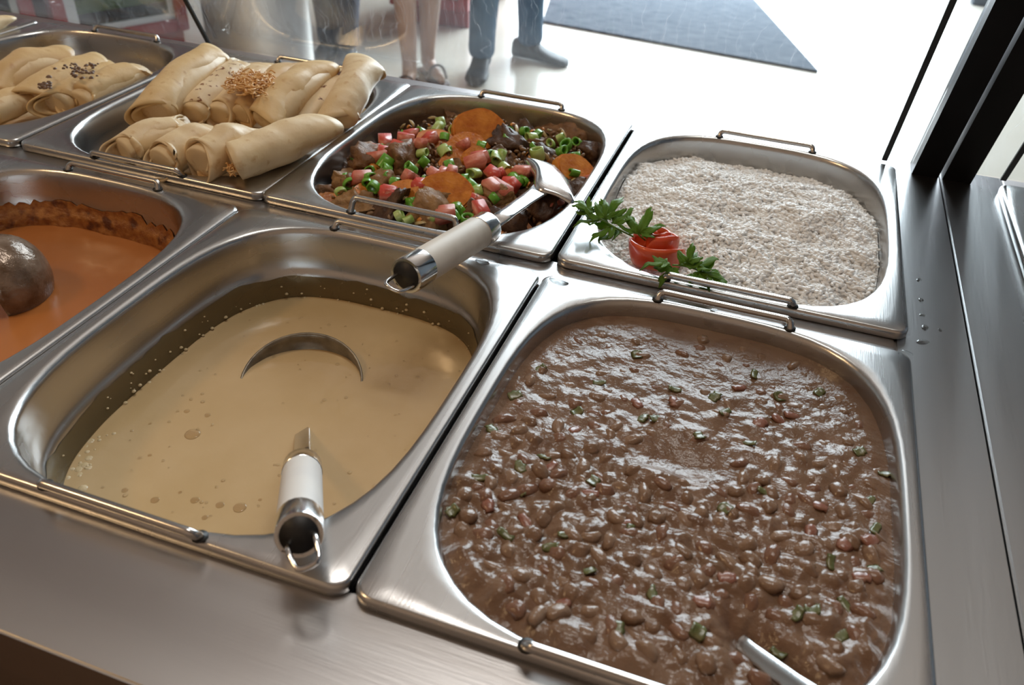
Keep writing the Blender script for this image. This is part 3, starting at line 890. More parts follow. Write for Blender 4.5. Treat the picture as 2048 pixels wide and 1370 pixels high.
def dice_me(seed):
    rnd = random.Random(seed); bm = bmesh.new(); bmesh.ops.create_cube(bm, size=1.0)
    for v in bm.verts: v.co += Vector((rnd.uniform(-.14, .14), rnd.uniform(-.14, .14), rnd.uniform(-.14, .14)))
    bmesh.ops.bevel(bm, geom=bm.edges[:], offset=.05, segments=2, affect='EDGES')
    bmesh.ops.scale(bm, vec=(.01, .01, .01), verts=bm.verts[:])
    me = bpy.data.meshes.new('tomato_cube'); bm.to_mesh(me); bm.free(); me.materials.append(TOMC); me.materials.append(TOMS)
    for p in me.polygons:
        p.use_smooth = True
        if p.normal.x > .8 or (p.normal.z > .8 and seed % 2): p.material_index = 1
    return me
DICE = [dice_me(k) for k in range(5)]
TL = ('pink-red tomato cube on the beef stew', 'tomato cube', 'tomato cubes on the beef stew')
for px, py in [(770, 283), (812, 278), (822, 268), (860, 278), (800, 300), (772, 305), (740, 300), (950, 325), (962, 315), (885, 348), (905, 345), (985, 348), (1000, 378), (1018, 372), (985, 375), (958, 402), (960, 420), (880, 415), (890, 428),
               (820, 355), (838, 372), (722, 355), (778, 390), (1045, 345), (1000, 345), (930, 290), (1075, 340), (1100, 410), (780, 385), (1105, 400), (840, 290), (870, 350), (1115, 460), (755, 315), (1180, 360)]:
    s_ = random.uniform(.9, 1.3)
    o = put('tomato_cube', random.choice(DICE), None, px, py, .0165, None, rr(), 'pink-red tomato cube in the %s of the beef stew' % side_of(px, py), TL[1], TL[2]); o.scale = (s_ * random.uniform(1.1, 1.7), s_, s_ * .9)
def ring_me(k, l):
    n = 12; rings = []
    for r_, z in ((1, -l), (1.03, 0), (1, l), (.72, l), (.62, l * .6), (.60, 0), (.62, -l * .6), (.72, -l), (1, -l)):
        rings.append([(r_ * math.cos(6.2832 * i / n) * .0052 * (1 + .1 * math.sin(i * 1.7 + k)), r_ * math.sin(6.2832 * i / n) * .0038, z * .0045) for i in range(n)])
    me = mesh_data('scallion_ring', *loft(rings)); me.materials.append(SCAL[k]); return me
RINGS = [ring_me(0, .7), ring_me(1, .8), ring_me(1, 1.1), ring_me(1, .5), ring_me(0, 1.0), ring_me(1, .9)]
SL = ('green scallion ring scattered on the beef stew', 'scallion ring', 'scallion rings on the beef stew')
spos = [(942, 233), (875, 255), (880, 245), (910, 262), (890, 275), (840, 265), (985, 260), (1000, 270), (1015, 265), (1020, 280), (1060, 275), (1075, 270), (1045, 262), (1120, 300), (1150, 320), (1130, 290), (745, 355), (740, 365), (770, 340), (775, 325),
        (690, 360), (700, 365), (855, 360), (862, 370), (930, 360), (940, 370), (945, 350), (830, 410), (825, 405), (845, 415), (860, 420), (905, 420), (920, 425), (910, 435), (895, 375), (850, 395), (1035, 360), (1030, 355), (990, 320), (975, 310), (1000, 315),
        (965, 290), (895, 300), (925, 280), (845, 305), (850, 320), (765, 300), (825, 340), (720, 325), (735, 345), (1145, 265), (1100, 285), (1010, 335), (950, 385), (820, 440), (870, 435), (1050, 365), (1075, 305), (900, 330), (780, 350), (790, 365), (1125, 275), (1070, 290), (885, 305), (990, 400), (805, 270), (1145, 345), (1160, 290), (935, 440), (800, 430), (680, 385), (745, 375)]
for px, py in spos:
    s_ = random.uniform(.75, 1.1)
    o = put('scallion_ring', random.choice(RINGS), None, px + random.uniform(-4, 4), py + random.uniform(-4, 4), .0145, s_, (random.uniform(-1.6, 1.6), random.uniform(-.8, .8), random.random() * 6.28), 'green scallion ring in the %s of the beef stew' % side_of(px, py), SL[1], SL[2])

# crumbs of meat, carrot and onion sticking to the chunks
BITS = [(pm('meat_crumb', (.16, .075, .03), (.26, .14, .06), 200, .45), 420, 'meat_crumbs', 'tiny brown crumbs of meat between the stew pieces'),
        (pm('carrot_crumb', (.52, .17, .02), (.64, .26, .04), 200, .4), 110, 'carrot_crumbs', 'tiny orange carrot scraps between the stew pieces'),
        (pm('onion_shred', (.42, .30, .12), (.52, .38, .18), 200, .4), 110, 'onion_shreds', 'thin pale onion shreds between the stew pieces')]
for bm_, cnt_, nm_, lb_ in BITS:
    parts = []
    for k in range(cnt_):
        t = random.random() * 6.283; f = math.sqrt(random.random()); x, y = sup(ma * f * .92, mb * f * .92, ON, t)
        r_ = random.uniform(.0014, .0034); z_ = meat_h(x, y) + random.uniform(.003, .013)
        v, fc = dome((0, 0, 0), r_, r_, 6, 3)
        e_ = Euler((random.uniform(-1.2, 1.2), random.uniform(-1.2, 1.2), random.random() * 6.28)).to_matrix()
        el_ = 2.4 if nm_ == 'onion_shreds' else 1.3
        parts.append(([e_ @ Vector((a_ * el_ * random.uniform(.8, 1.2), b_ * .8, c_)) + Vector((x, y, z_)) for a_, b_, c_ in v], fc))
    tag(obj(nm_, mesh_data(nm_, *join(parts)), bm_, None, (MX, MY, 0)), lb_, 'stew crumbs', kind='stuff')

# ------------------------------------------------------------------ crepes
CREPE = [pm('crepe_skin', (.64, .44, .205), (.70, .51, .27), 30, .42, 0, .0006, 90, c3=(.52, .31, .13), c3scale=110, c3lo=.60, c3hi=.75),
         pm('pale_crepe_skin', (.70, .52, .29), (.75, .59, .37), 30, .42, 0, .0006, 90, c3=(.56, .35, .16), c3scale=90, c3lo=.60, c3hi=.75),
         pm('spotted_crepe_skin', (.72, .57, .36), (.76, .62, .42), 30, .42, 0, .0006, 90, c3=(.22, .08, .03), c3scale=190, c3lo=.60, c3hi=.64),
         pm('browned_crepe_skin', (.58, .39, .175), (.67, .47, .24), 24, .42, 0, .0006, 90, c3=(.48, .26, .10), c3scale=70, c3lo=.58, c3hi=.75),
         pm('dark_spotted_crepe_skin', (.70, .54, .32), (.75, .60, .39), 30, .42, 0, .0006, 90, c3=(.16, .05, .02), c3scale=65, c3lo=.62, c3hi=.645, detail=2.0)]
def crepe(label, A, B, rad, mat, sag=.0, top=.75, bot=.8, seed=0, group='rolled crepes', start=None, cut=.013, taper=0.0):
    A = Vector(A); B = Vector(B); L = (B - A).length; d = (B - A).normalized()
    M = frame_z(d); sx = M.col[1]; up = M.col[2]
    ns, nt = 26, 76; turns = 1.75; rnd = random.Random(seed)
    th0 = -1.5 + rnd.uniform(-.3, .3); rad *= 1.06
    rings = []
    base = A.copy()
    for i in range(ns + 1):
        f = i / ns
        c = A + (B - A) * f + up * (-sag * 4 * f * (1 - f)) - base + sx * (.004 * math.sin(seed * 1.7) * math.sin(math.pi * f))
        flat = 1.0
        if f > .62: flat = 1 + (top * .62 - 1) * ((f - .62) / .38) ** 1.4
        if f < .22: flat = 1 + (bot - 1) * ((.22 - f) / .22) ** 1.5
        wide = 1 + (1 - flat) * .45
        row = []
        for k in range(nt + 1):
            g = k / nt; th = th0 + turns * 2 * math.pi * g
            r = rad * 1.07 * (1 - .42 * g) * (1 - taper * (1 - f))
            r *= 1 + .11 * noise.noise(Vector((f * 4 + seed * 3.7, math.cos(th) * .9, math.sin(th) * .9 + g))) + .02 * noise.noise(Vector((f * 15, th * 2, seed)))
            off = d * (cut * math.cos(th - 1.2 + seed) * (abs(f - .5) * 2) ** 6 * (1 if f > .5 else -1)) + d * (-.006 * g * (1 if f > .9 else (-1 if f < .1 else 0)))
            row.append(c + sx * (math.cos(th) * r * wide) + up * (math.sin(th) * r * .92 * flat) + off)
        rings.append(row)
    V, Fc = loft(rings, False)
    o = obj('crepe', mesh_data('crepe', V, Fc), CREPE[mat], None, base)
    md = o.modifiers.new('thickness', 'SOLIDIFY'); md.thickness = .0022; md.offset = -1
    # folded inner layers closing both ends
    rr_ = []
    for f_, q_ in ((.045, .03), (.044, .45), (.046, .76), (.07, .84), (.5, .84), (.93, .84), (.954, .76), (.956, .45), (.955, .03)):
        c_ = (B - A) * f_ + up * (-sag * 4 * f_ * (1 - f_))
        fl = 1.0
        if f_ > .62: fl = 1 + (top * .62 - 1) * ((f_ - .62) / .38) ** 1.4
        if f_ < .22: fl = 1 + (bot - 1) * ((.22 - f_) / .22) ** 1.5
        rr_.append([c_ + sx * math.cos(6.28318 * k / 18) * rad * q_ * (1 + (1 - fl) * .45) + up * math.sin(6.28318 * k / 18) * rad * .9 * q_ * fl for k in range(18)])
    obj('inner_fold', mesh_data('inner_fold', *loft(rr_, True, True, True)), CREPE[1], o)
    tag(o, label, 'crepe', group)
    return o
G1 = 'rolled crepes in the middle back pan'
crepe('tall plain crepe at the left end of the back row', P(305, 232, .010), P(432, 108, .030), .0205, 0, -.002, .8, .8, 1, G1, 2.3)
crepe('crepe with small dark specks beside the tall leftmost one', P(378, 234, .004), P(490, 128, .026), .0165, 2, 0, .7, .7, 2, G1, 2.6)
crepe('crepe under the shredded chicken topping', P(432, 238, .002), P(532, 130, .024), .0165, 1, 0, .6, .8, 3, G1)
crepe('crepe directly right of the shredded chicken', P(482, 238, .004), P(588, 130, .024), .0160, 3, 0, .6, .7, 4, G1, 2.2)
crepe('large smooth crepe in the middle of the back row, right of the chicken', P(532, 246, .008), P(634, 140, .030), .0200, 0, -.001, .7, .75, 5, G1, 2.4)
crepe('slim crepe with round dark brown spots near the right end', P(610, 242, -.002), P(688, 160, .020), .0150, 4, 0, .8, .8, 6, G1)
crepe('rightmost crepe of the back row with its end rising highest', P(672, 246, .010), P(734, 130, .034), .0205, 1, -.004, .72, .6, 7, G1, 2.0, .014, .12)
crepe('short pale crepe with torn skin at the left of the front row', P(240, 306, .004), P(372, 252, .012), .0170, 1, -.001, .8, .8, 8, G1)
crepe('second pale crepe of the front row', P(318, 330, .004), P(432, 262, .016), .0190, 1, 0, .7, .8, 9, G1, 2.4)
crepe('third front-row crepe with its lower end folded open', P(398, 330, .010), P(490, 260, .020), .0200, 1, 0, .65, .9, 10, G1, 1.9)
crepe('large blistered crepe lying over the right front rim', P(466, 326, .016), P(640, 252, .022), .0205, 1, .002, .95, .95, 11, G1, 2.6, .012)
G2 = 'rolled crepes in the back left pan'
crepe('crepe with a gaping fold at the back of the left pan', P(-5, 178, -.012), P(112, 112, .004), .0215, 3, -.002, .5, .8, 12, G2, .4, .018)
crepe('crepe topped with crumbs of ground meat', P(58, 200, -.012), P(196, 126, -.002), .0215, 0, 0, .7, .7, 13, G2, 2.5)
crepe('narrow crepe in front of the one with ground meat', P(104, 212, -.012), P(238, 136, -.004), .0190, 0, 0, .7, .7, 14, G2, 2.5)
crepe('crepe closest to the right wall of the left pan', P(150, 208, -.010), P(284, 138, .0), .0185, 0, 0, .8, .6, 15, G2, 2.0)
crepe('crepe end at the lower left edge of the picture', P(-30, 230, -.014), P(70, 190, -.014), .0165, 3, 0, .8, .8, 16, G2)
crepe('end of a crepe in the top left corner of the picture', P(-70, 75, .000), P(2, 40, .006), .0130, 1, 0, .8, .8, 17, 'rolled crepes in the far left pan')
# lower layers that carry the heaps
for cx_, zs, lab_, g_ in ((XB['crepe'], (-.032,), 'crepe lying under the others in the middle heap', G1), (XB['crepe2'], (-.055,), 'crepe lying under the others in the left heap', G2)):
    for li, z_ in enumerate(zs):
        for k in range(5):
            x_ = cx_ - .058 + k * .034 + .004 * li
            for (ya, yb) in ((-.115, -.005), (.008, .118)):
                w_ = (1.0 - .10 * li)
                crepe(lab_, (x_ * 1.0, ROW_B + ya * w_, z_), (x_ + .012, ROW_B + yb * w_, z_ + .004), .0160, (k + li) % 2, 0, .9, .9, 30 + k + li * 7, g_)
# dark specks, ground meat, shredded chicken
CRUMB = pm('ground_meat', (.10, .05, .025), (.18, .095, .05), 200, .5, 0, .0008, 300)
SHRED = pm('shredded_chicken', (.66, .34, .10), (.78, .50, .22), 150, .4, 0, .0003, 300)
def crumbs(name, label, spots, mat, cat):
    parts = []; c0 = P(spots[0][0], spots[0][1], spots[0][2])
    for (px, py, z, n, sp, r) in spots:
        for k in range(n):
            q = P(px + random.gauss(0, sp), py + random.gauss(0, sp * .5), z + random.uniform(-.001, .001)) - c0
            rr_ = r * random.uniform(.5, 1.25)
            v, f = dome((0, 0, 0), rr_, rr_ * .9, 6, 3)
            w = [(x * random.uniform(.7, 1.3) + q.x, y * random.uniform(.7, 1.3) + q.y, zz + q.z - rr_ * .2) for x, y, zz in v]
            parts.append((w, f))
    o = obj(name, mesh_data(name, *join(parts)), mat, None, c0); tag(o, label, cat, kind='stuff')
crumbs('ground_meat', 'brown ground meat crumbs scattered on a crepe in the left pan', [(160, 142, .016, 40, 14, .0022), (185, 130, .016, 14, 5, .0022), (135, 135, .016, 12, 9, .0018), (88, 172, .010, 26, 6, .0026), (98, 155, .014, 6, 4, .003), (178, 170, .004, 5, 4, .003)], CRUMB, 'ground meat')
parts = []; c0 = P(505, 165, .036)
for k in range(330):
    q = P(505 + max(-45, min(45, random.gauss(0, 24))), 166 + random.gauss(0, 10), .033 + random.uniform(-.004, .002)) - c0
    dr = Vector((random.gauss(0, 1), random.gauss(0, 1), random.gauss(0, .25))).normalized() * random.uniform(.0025, .0055)
    bn = Vector((random.gauss(0, 1), random.gauss(0, 1), random.gauss(0, .5))) * .0028
    parts.append(tube(smooth_path([q - dr, q - dr * .3 + bn, q + dr * .4 + bn, q + dr], 2), random.uniform(.0005, .0009), 5))
o = obj('shredded_chicken', mesh_data('shredded_chicken', *join(parts)), SHRED, None, c0); tag(o, 'heap of orange shredded chicken on top of the crepes', 'shredded chicken', kind='stuff')
parts = []; c0 = P(462, 338, .014)
for k in range(36):
    q = P(462 + random.gauss(0, 6), 338 + random.gauss(0, 5), .014 + random.uniform(-.003, .003)) - c0
    dr = Vector((random.gauss(0, 1), random.gauss(0, 1), random.gauss(0, 1))).normalized() * random.uniform(.002, .005)
    parts.append(tube(smooth_path([q - dr, q + dr * .1 + Vector((0, 0, .001)), q + dr], 2), .0007, 5))
o = obj('chicken_filling', mesh_data('chicken_filling', *join(parts)), SHRED, None, c0); tag(o, 'chicken filling showing at the open end of the blistered crepe', 'filling', kind='stuff')

# ------------------------------------------------------------------ ladles and spoons
GRIP_W = pm('white_grip', (.62, .60, .58), (.66, .64, .61), 30, .5)
GRIP_B = pm('ivory_grip', (.58, .53, .46), (.64, .59, .52), 40, .5, c3=(.5, .45, .38), c3scale=25, c3lo=.55, c3hi=.7)
SOUPED = pm('soup_coated_steel', (.14, .115, .085), (.26, .22, .16), 60, .3, .25, .0005, 90)
BROWNED = pm('sauce_coated_steel', (.12, .075, .045), (.27, .20, .15), 60, .2, .25, .0012, 140)
def handle_parts(t, A, B, up, r, grip, droop=0.0):
    """A: where the shaft enters the grip, B: butt of the grip (local coordinates)"""
    A = Vector(A); B = Vector(B); d = (B - A).normalized(); L = (B - A).length
    def cyl(name, prof, mat, parent=t):
        path = [A + d * (f * L) for f, _ in prof]
        v, f = tube(path, [q * r for _, q in prof], 24)
        o = obj(name, mesh_data(name, v, f), mat, parent)
        md = o.modifiers.new('edges', 'EDGE_SPLIT'); md.split_angle = .6
        return o
    cyl('collar', [(0, .80), (.015, .95), (.03, 1.0), (.16, 1.02), (.165, .97)], POLISHED)
    cyl('grip', [(.16, .99), (.2, 1.0), (.5, 1.0), (.80, 1.0), (.83, .99)], grip)
    cap = cyl('end_cap', [(.825, .97), (.83, 1.02), (.985, 1.02), (1.0, .98), (1.0, .86), (.975, .84), (.975, .1)], POLISHED)
    s = Vector(up).cross(d).normalized()
    e = B - d * .006
    w = r * .58
    v, f = tube([B - d * .001, B + d * .0002], r * .80, 24)
    obj('hollow_shade', mesh_data('hollow_shade', v, f), HOLE_SHADE, cap)  # black disc closing the cap recess, paints the shade inside it
    dn = (Vector(up) - d * Vector(up).dot(d)).normalized() * -1
    g = (d * (1 - droop) + dn * droop).normalized()
    k0 = B + d * .003 + dn * r * .25
    V, Fc = tube(smooth_path([e - s * w + dn * r * .25, k0 - s * w, k0 + g * .009 - s * w * .9, k0 + g * .0125 - s * w * .5, k0 + g * .0125 + s * w * .5, k0 + g * .009 + s * w * .9, k0 + s * w, e + s * w + dn * r * .25], 4), .0014, 8)
    obj('hanging_loop', mesh_data('hanging_loop', V, Fc), POLISHED, t)
    return d, s
def flat_bar(path, widths, thick, up):
    """strap along path with its flat side to up"""
    path = [Vector(p) for p in path]; rings = []
    for i, p in enumerate(path):
        d = (path[min(i + 1, len(path) - 1)] - path[max(i - 1, 0)]).normalized(); s = Vector(up).cross(d).normalized(); n = d.cross(s)
        w = widths[i] / 2; h = thick / 2
        rings.append([p + s * w + n * h * .4, p + s * w * .85 + n * h, p - s * w * .85 + n * h, p - s * w + n * h * .4, p - s * w - n * h * .4, p - s * w * .85 - n * h, p + s * w * .85 - n * h, p + s * w - n * h * .4])
    return loft(rings, True, True, True)
def bowl_me(R, depth, n=40, m=9):
    rings = []
    for i in range(m + 1):
        f = i / m; ph = f * math.pi / 2
        rings.append([(R * math.cos(ph) * math.cos(6.28318 * k / n), R * math.cos(ph) * math.sin(6.28318 * k / n), -depth * math.sin(ph)) for k in range(n)])
    return mesh_data('bowl', *loft(rings[:-1], True, False, True))

# ladle standing in the cream soup
bA = P(605, 868, CREAM_Z); gA = P(605, 930, -.024); gB = P(598, 1070, .030)
root = (gA + (bA - gA) * 1.5)
lt = empty('soup_ladle', bA); tag(lt, 'steel ladle with a white grip sunk in the cream soup', 'ladle')
up = Vector((.15, -.5, .8))
handle_parts(lt, gA - bA, gB - bA, up, .0113, GRIP_W, .45)
V, Fc = flat_bar([gA - bA + (gB - gA).normalized() * .004, (gA - bA) * .6, Vector((0, 0, 0)), (bA - gA) * .5, (bA - gA) * .95], [.0105, .0105, .0108, .012, .016], .0035, up)
obj('shaft', mesh_data('shaft', V, Fc), POLISHED, lt)
pl = P(482, 757, CREAM_Z); pr_ = P(724, 762, CREAM_Z); top = P(598, 667, CREAM_Z + .014)
bc = (pl + pr_) / 2
# rim circle through left, right and far top points
def circum(a_, b_, c_):
    ab = b_ - a_; ac = c_ - a_; n_ = ab.cross(ac); to = (n_.cross(ab) * ac.length_squared + ac.cross(n_) * ab.length_squared) / (2 * n_.length_squared)
    return a_ + to, to.length, n_.normalized()
cc, R_, nn = circum(pl, pr_, top)
if nn.z < 0: nn = -nn
ladle_bowl = obj('bowl', bowl_me(R_, R_ * .62), SOUPED, lt, cc - bA)
ladle_bowl.rotation_euler = nn.to_track_quat('Z', 'Y').to_euler()
md = ladle_bowl.modifiers.new('thickness', 'SOLIDIFY'); md.thickness = .0016; md.offset = 0

# serving spoon lying across the beef stew
gB = P(812, 552, .030); gA = P(978, 452, .019)
st = empty('serving_spoon', gA); tag(st, 'steel serving spoon with an ivory grip across the beef stew', 'serving spoon')
up = Vector((.1, -.35, .9))
handle_parts(st, Vector((0, 0, 0)), gB - gA, up, .0128, GRIP_B)
hd = P(1092, 372, .004)
d = (hd - gA).normalized()
V, Fc = flat_bar([(gB - gA) * .04, (hd - gA) * .3, (hd - gA) * .6, (hd - gA) * .8, (hd - gA) * .93], [.0135, .0132, .0138, .0155, .020], .003, up)
obj('neck', mesh_data('neck', V, Fc), POLISHED, st)
# crescent blade: convex, flaring from the neck to both horns
p_l, p_r, p_m = P(1047, 324, .000), P(1150, 411, -.004), P(1128, 338, -.004)
q_l, q_m0, q_r = P(1052, 330, .002), P(1079, 383, .0065), P(1142, 410, -.002)
inner = smooth_path([q_l, P(1068, 352, .006), P(1070, 374, .0075), P(1086, 384, .0075), P(1112, 392, .005), q_r], 5)
outer = smooth_path([p_l, P(1075, 321, .002), P(1102, 330, .002), P(1128, 352, -.001), P(1144, 380, -.004), p_r], 5)
rows = []
for k in range(9):
    f = k / 8; row = []
    for i_, o_ in zip(inner, outer):
        p = i_ + (o_ - i_) * f + Vector((0, 0, .006 * math.sin(math.pi * f) * (.4 + .6 * min(1, (o_ - i_).length / .02))))
        row.append(p - gA)
    rows.append(row)
V, Fc = loft(rows, False)
o = obj('blade', mesh_data('blade', V, Fc), POLISHED, st)
md = o.modifiers.new('thickness', 'SOLIDIFY'); md.thickness = .0016; md.offset = 0

# ladle cup at the left edge, in the orange sauce
oc = P(18, 560, -.038)
ot = empty('sauce_ladle', oc); tag(ot, 'sauce-coated steel ladle cup in the orange sauce at the left edge', 'ladle')
o = obj('bowl', bowl_me(.036, .030), BROWNED, ot, (0, 0, 0))
o.rotation_euler = Vector((-.75, -.55, -.12)).to_track_quat('Z', 'Y').to_euler()
md = o.modifiers.new('thickness', 'SOLIDIFY'); md.thickness = .0016; md.offset = 0
V, Fc = flat_bar(smooth_path([Vector((-.006, -.006, .0345)), Vector((-.012, -.010, .040)), Vector((-.035, -.018, .052)), Vector((-.12, -.03, .095)), Vector((-.24, -.05, .15))], 4), [.016] * 5 + [.012] * 12, .003, (0, 0, 1))
obj('shaft', mesh_data('shaft', V, Fc), POLISHED, ot)

# spoon shaft leaving the bean stew at the lower edge
s0 = P(1496, 1298, BEAN_Z - .001); s1 = P(1585, 1366, BEAN_Z + .010); s2 = s1 + (s1 - s0) * 3.0 + Vector((0, 0, .01))
bt = empty('bean_spoon', s0); tag(bt, 'steel spoon shaft sunk in the bean stew at the lower edge', 'spoon')
V, Fc = flat_bar([Vector((-.03, .028, -.014)), Vector((0, 0, 0)), s1 - s0, s2 - s0], [.012, .0085, .010, .012], .0022, (.2, -.5, .8))
obj('shaft', mesh_data('shaft', V, Fc), STEEL, bt)
o = obj('bowl', bowl_me(.034, .020), POLISHED, bt, Vector((-.045, .05, -.022)))

# ------------------------------------------------------------------ water drops on the steel
for px, py, z, r in [(965, 523, 0, .006), (1118, 562, 0, .008), (1428, 620, 0, .003), (1815, 706, 0, .004), (1838, 560, TOP_Z, .003), (1842, 600, TOP_Z, .003), (1846, 630, TOP_Z, .003), (1850, 655, TOP_Z, .004), (1846, 684, TOP_Z, .005), (1880, 660, TOP_Z, .002)]:
    p = P(px, py, z)
    v, f = dome((0, 0, 0), r * .8, r * .14, 14, 5)
    o = obj('water_drop', mesh_data('water_drop', v, f), WATER, None, p + Vector((0, 0, .0001)), (0, 0, random.random() * 3)); o.scale = (1.3, .8, 1)
    tag(o, 'small clear water drop lying on the steel', 'water drop', 'water drops on the steel')

# ------------------------------------------------------------------ beyond the glass: mat, coolers, column, people
MAT = pm('ribbed_mat', (.10, .12, .15), (.17, .19, .22), 12, .95, 0, .003, 60, stretch=(1, 5, 1), spec=.05)
q = [P(1085, 46, FLOOR_Z), P(1635, 146, FLOOR_Z), P(1470, -40, FLOOR_Z), P(1130, -90, FLOOR_Z)]
c = (q[0] + q[2]) / 2
V = [v - c + Vector((0, 0, .001)) for v in q] + [v - c + Vector((0, 0, .012)) for v in q]
Fc = [(0, 3, 2, 1), (4, 5, 6, 7), (0, 1, 5, 4), (1, 2, 6, 5), (2, 3, 7, 6), (3, 0, 4, 7)]
tag(obj('door_mat', mesh_data('door_mat', V, Fc, False), MAT, None, c), 'large grey-blue mat on the pale floor', 'mat')

RED = pm('red_cooler_paint', (.30, .025, .03), (.33, .03, .035), 6, .35)
WHITE_P = pm('white_gasket', (.62, .66, .70), None, 6, .5)
CINT = pm('cooler_inside', (.30, .32, .31), (.36, .38, .37), 3, .5)
LIME = pm('lime_shelf_strip', (.45, .55, .16), None, 6, .5)
DARKP = pm('dark_gap', (.02, .02, .025), None, 6, .6)
CGLASS = clear_mat('cooler_door_glass', (.85, .9, .88), 1.45, 1.0)
def cooler(label, R_corner, ang, w=.62, dp=.6, h=1.85):
    t = empty('drinks_cooler', R_corner, ang); tag(t, label, 'cooler', 'red drinks coolers')
    # local: front face at y=0 from x=-w to 0, body behind
    obj('cabinet', boxes_me('cabinet', [(-w, -w + .03, .03, dp, .08, h), (-.03, 0, .03, dp, .08, h), (-w + .03, -.03, dp - .03, dp, .08, h), (-w + .03, -.03, .03, dp - .03, .08, .14), (-w + .03, -.03, .03, dp - .03, h - .2, h)], .004), RED, t)
    obj('base', box_me('base', -w + .01, -.01, .04, dp - .02, 0, .078, .004), RED, t)
    obj('liner', boxes_me('liner', [(-w + .031, -.031, dp - .05, dp - .031, .141, h - .21)]), CINT, t)
    for z in (.22, .62, 1.02, 1.4):
        sh = obj('shelf', box_me('shelf', -w + .035, -.035, .10, dp - .06, z, z + .015), CINT, t)
        obj('price_strip', box_me('price_strip', -w + .035, -.035, .092, .0995, z - .02, z + .035), LIME, sh)
    dr = obj('door', boxes_me('door', [(-w, -w + .055, -.01, .028, .09, h - .2), (-.055, 0, -.01, .028, .09, h - .2), (-w + .055, -.055, -.01, .028, .09, .145), (-w + .055, -.055, -.01, .028, h - .26, h - .2)], .004), RED, t)
    obj('gasket', boxes_me('gasket', [(-w + .056, -w + .10, .0, .02, .146, h - .262), (-.08, -.056, .0, .02, .146, h - .262), (-w + .10, -.08, .0, .02, .146, .17)]), WHITE_P, dr)
    obj('pane', box_me('pane', -w + .10, -.08, .006, .012, .17, h - .262), CGLASS, dr)
    return t
def floor_at(px, py):
    return P(px, py, FLOOR_Z)
ra_ = P(378, 54, FLOOR_Z + .10); rl_ = P(122, 100, FLOOR_Z + .10); ra_.z = rl_.z = FLOOR_Z
ang = math.atan2(ra_.y - rl_.y, ra_.x - rl_.x)
cooler('red glass-door drinks cooler left of the steel column', ra_, ang, (ra_ - rl_).length)
cooler('red drinks cooler at the top left corner', rl_ + (rl_ - ra_).normalized() * .06, ang, .6)
r3 = floor_at(936, 62); l3 = floor_at(840, 55)
cooler('dark red drinks cooler behind the bare legs', r3, 0.1, .42, .5, 1.2)
r4 = floor_at(1016, 2)
cooler('pale red drinks cooler beyond the person in jeans', r4, .3, .2, .25, 1.0)

COLM = pm('column_steel', (.46, .44, .41), (.54, .52, .49), 2, .45, 1.0, rvar=.06, stretch=(1, 1, .1))
cl = floor_at(436, 215); cr = floor_at(640, 215)
cc_ = (cl + cr) / 2; R_c = (cr - cl).length / 2 * .98
ct = empty('steel_column', cc_); tag(ct, 'round brushed steel column behind the crepes', 'column')
V, Fc = tube([(0, 0, .0), (0, 0, .03), (0, 0, .03), (0, 0, 1.2), (0, 0, 3.1)], [R_c * 1.04, R_c * 1.04, R_c, R_c, R_c], 48)
obj('shaft', mesh_data('shaft', V, Fc), COLM, ct)
V, Fc = tube([(0, 0, .001), (0, 0, .06)], R_c * 1.07, 48)
obj('base_ring', mesh_data('base_ring', V, Fc), DARKP, ct)

# people waiting on the other side (only their legs reach into the picture)
SKIN = pm('skin', (.45, .25, .17), (.50, .29, .20), 12, .45)
JEANS = pm('blue_jeans', (.035, .085, .16), (.06, .13, .22), 20, .8)
NAVY = pm('navy_trousers', (.045, .06, .10), (.065, .08, .125), 12, .8)
SHOE = pm('dark_shoe', (.03, .035, .045), (.05, .055, .065), 20, .5)
SANDAL = pm('brown_sandal', (.10, .05, .035), None, 20, .5)
HAIR = pm('dark_hair', (.03, .018, .012), None, 40, .5)
SHIRT = [pm('grey_shirt', (.25, .26, .28), None, 10, .8), pm('rose_dress', (.35, .12, .14), None, 10, .8), pm('white_shirt', (.6, .6, .58), None, 10, .8)]
def skin_obj(name, nodes, edges, root, mat, parent, loc=None, sub=1):
    """nodes: (x, y, z, radius) or (x,y,z,rx,ry)"""
    me = bpy.data.meshes.new(name); me.from_pydata([n[:3] for n in nodes], edges, []); me.update()
    o = obj(name, me, mat, parent, loc)
    md = o.modifiers.new('skin', 'SKIN'); md.use_smooth_shade = True
    sv = me.skin_vertices[0].data
    for i, n in enumerate(nodes):
        sv[i].radius = (n[3], n[4] if len(n) > 4 else n[3]); sv[i].use_root = (i == root)
    md = o.modifiers.new('sub', 'SUBSURF'); md.levels = sub; md.render_levels = 2
    return o
def shoe_me(L, w, h):
    rings = []
    prof = [(-.5, .35, .55), (-.46, .75, 1.0), (-.30, .85, 1.12), (-.12, .80, 1.05), (.05, .85, .72), (.22, .98, .55), (.38, .95, .45), (.47, .72, .36), (.5, .35, .22)]
    for x, ww, hh in prof:
        r = []
        for k in range(14):
            a_ = 2 * math.pi * k / 14
            y = math.copysign(abs(math.cos(a_)) ** .7, math.cos(a_)) * ww * w / 2
            z = (math.sin(a_) * .5 + .5); z = z ** .75 * hh * h
            r.append((x * L, y, z))
        rings.append(r)
    return mesh_data('shoe', *loft(rings, True, True, True))
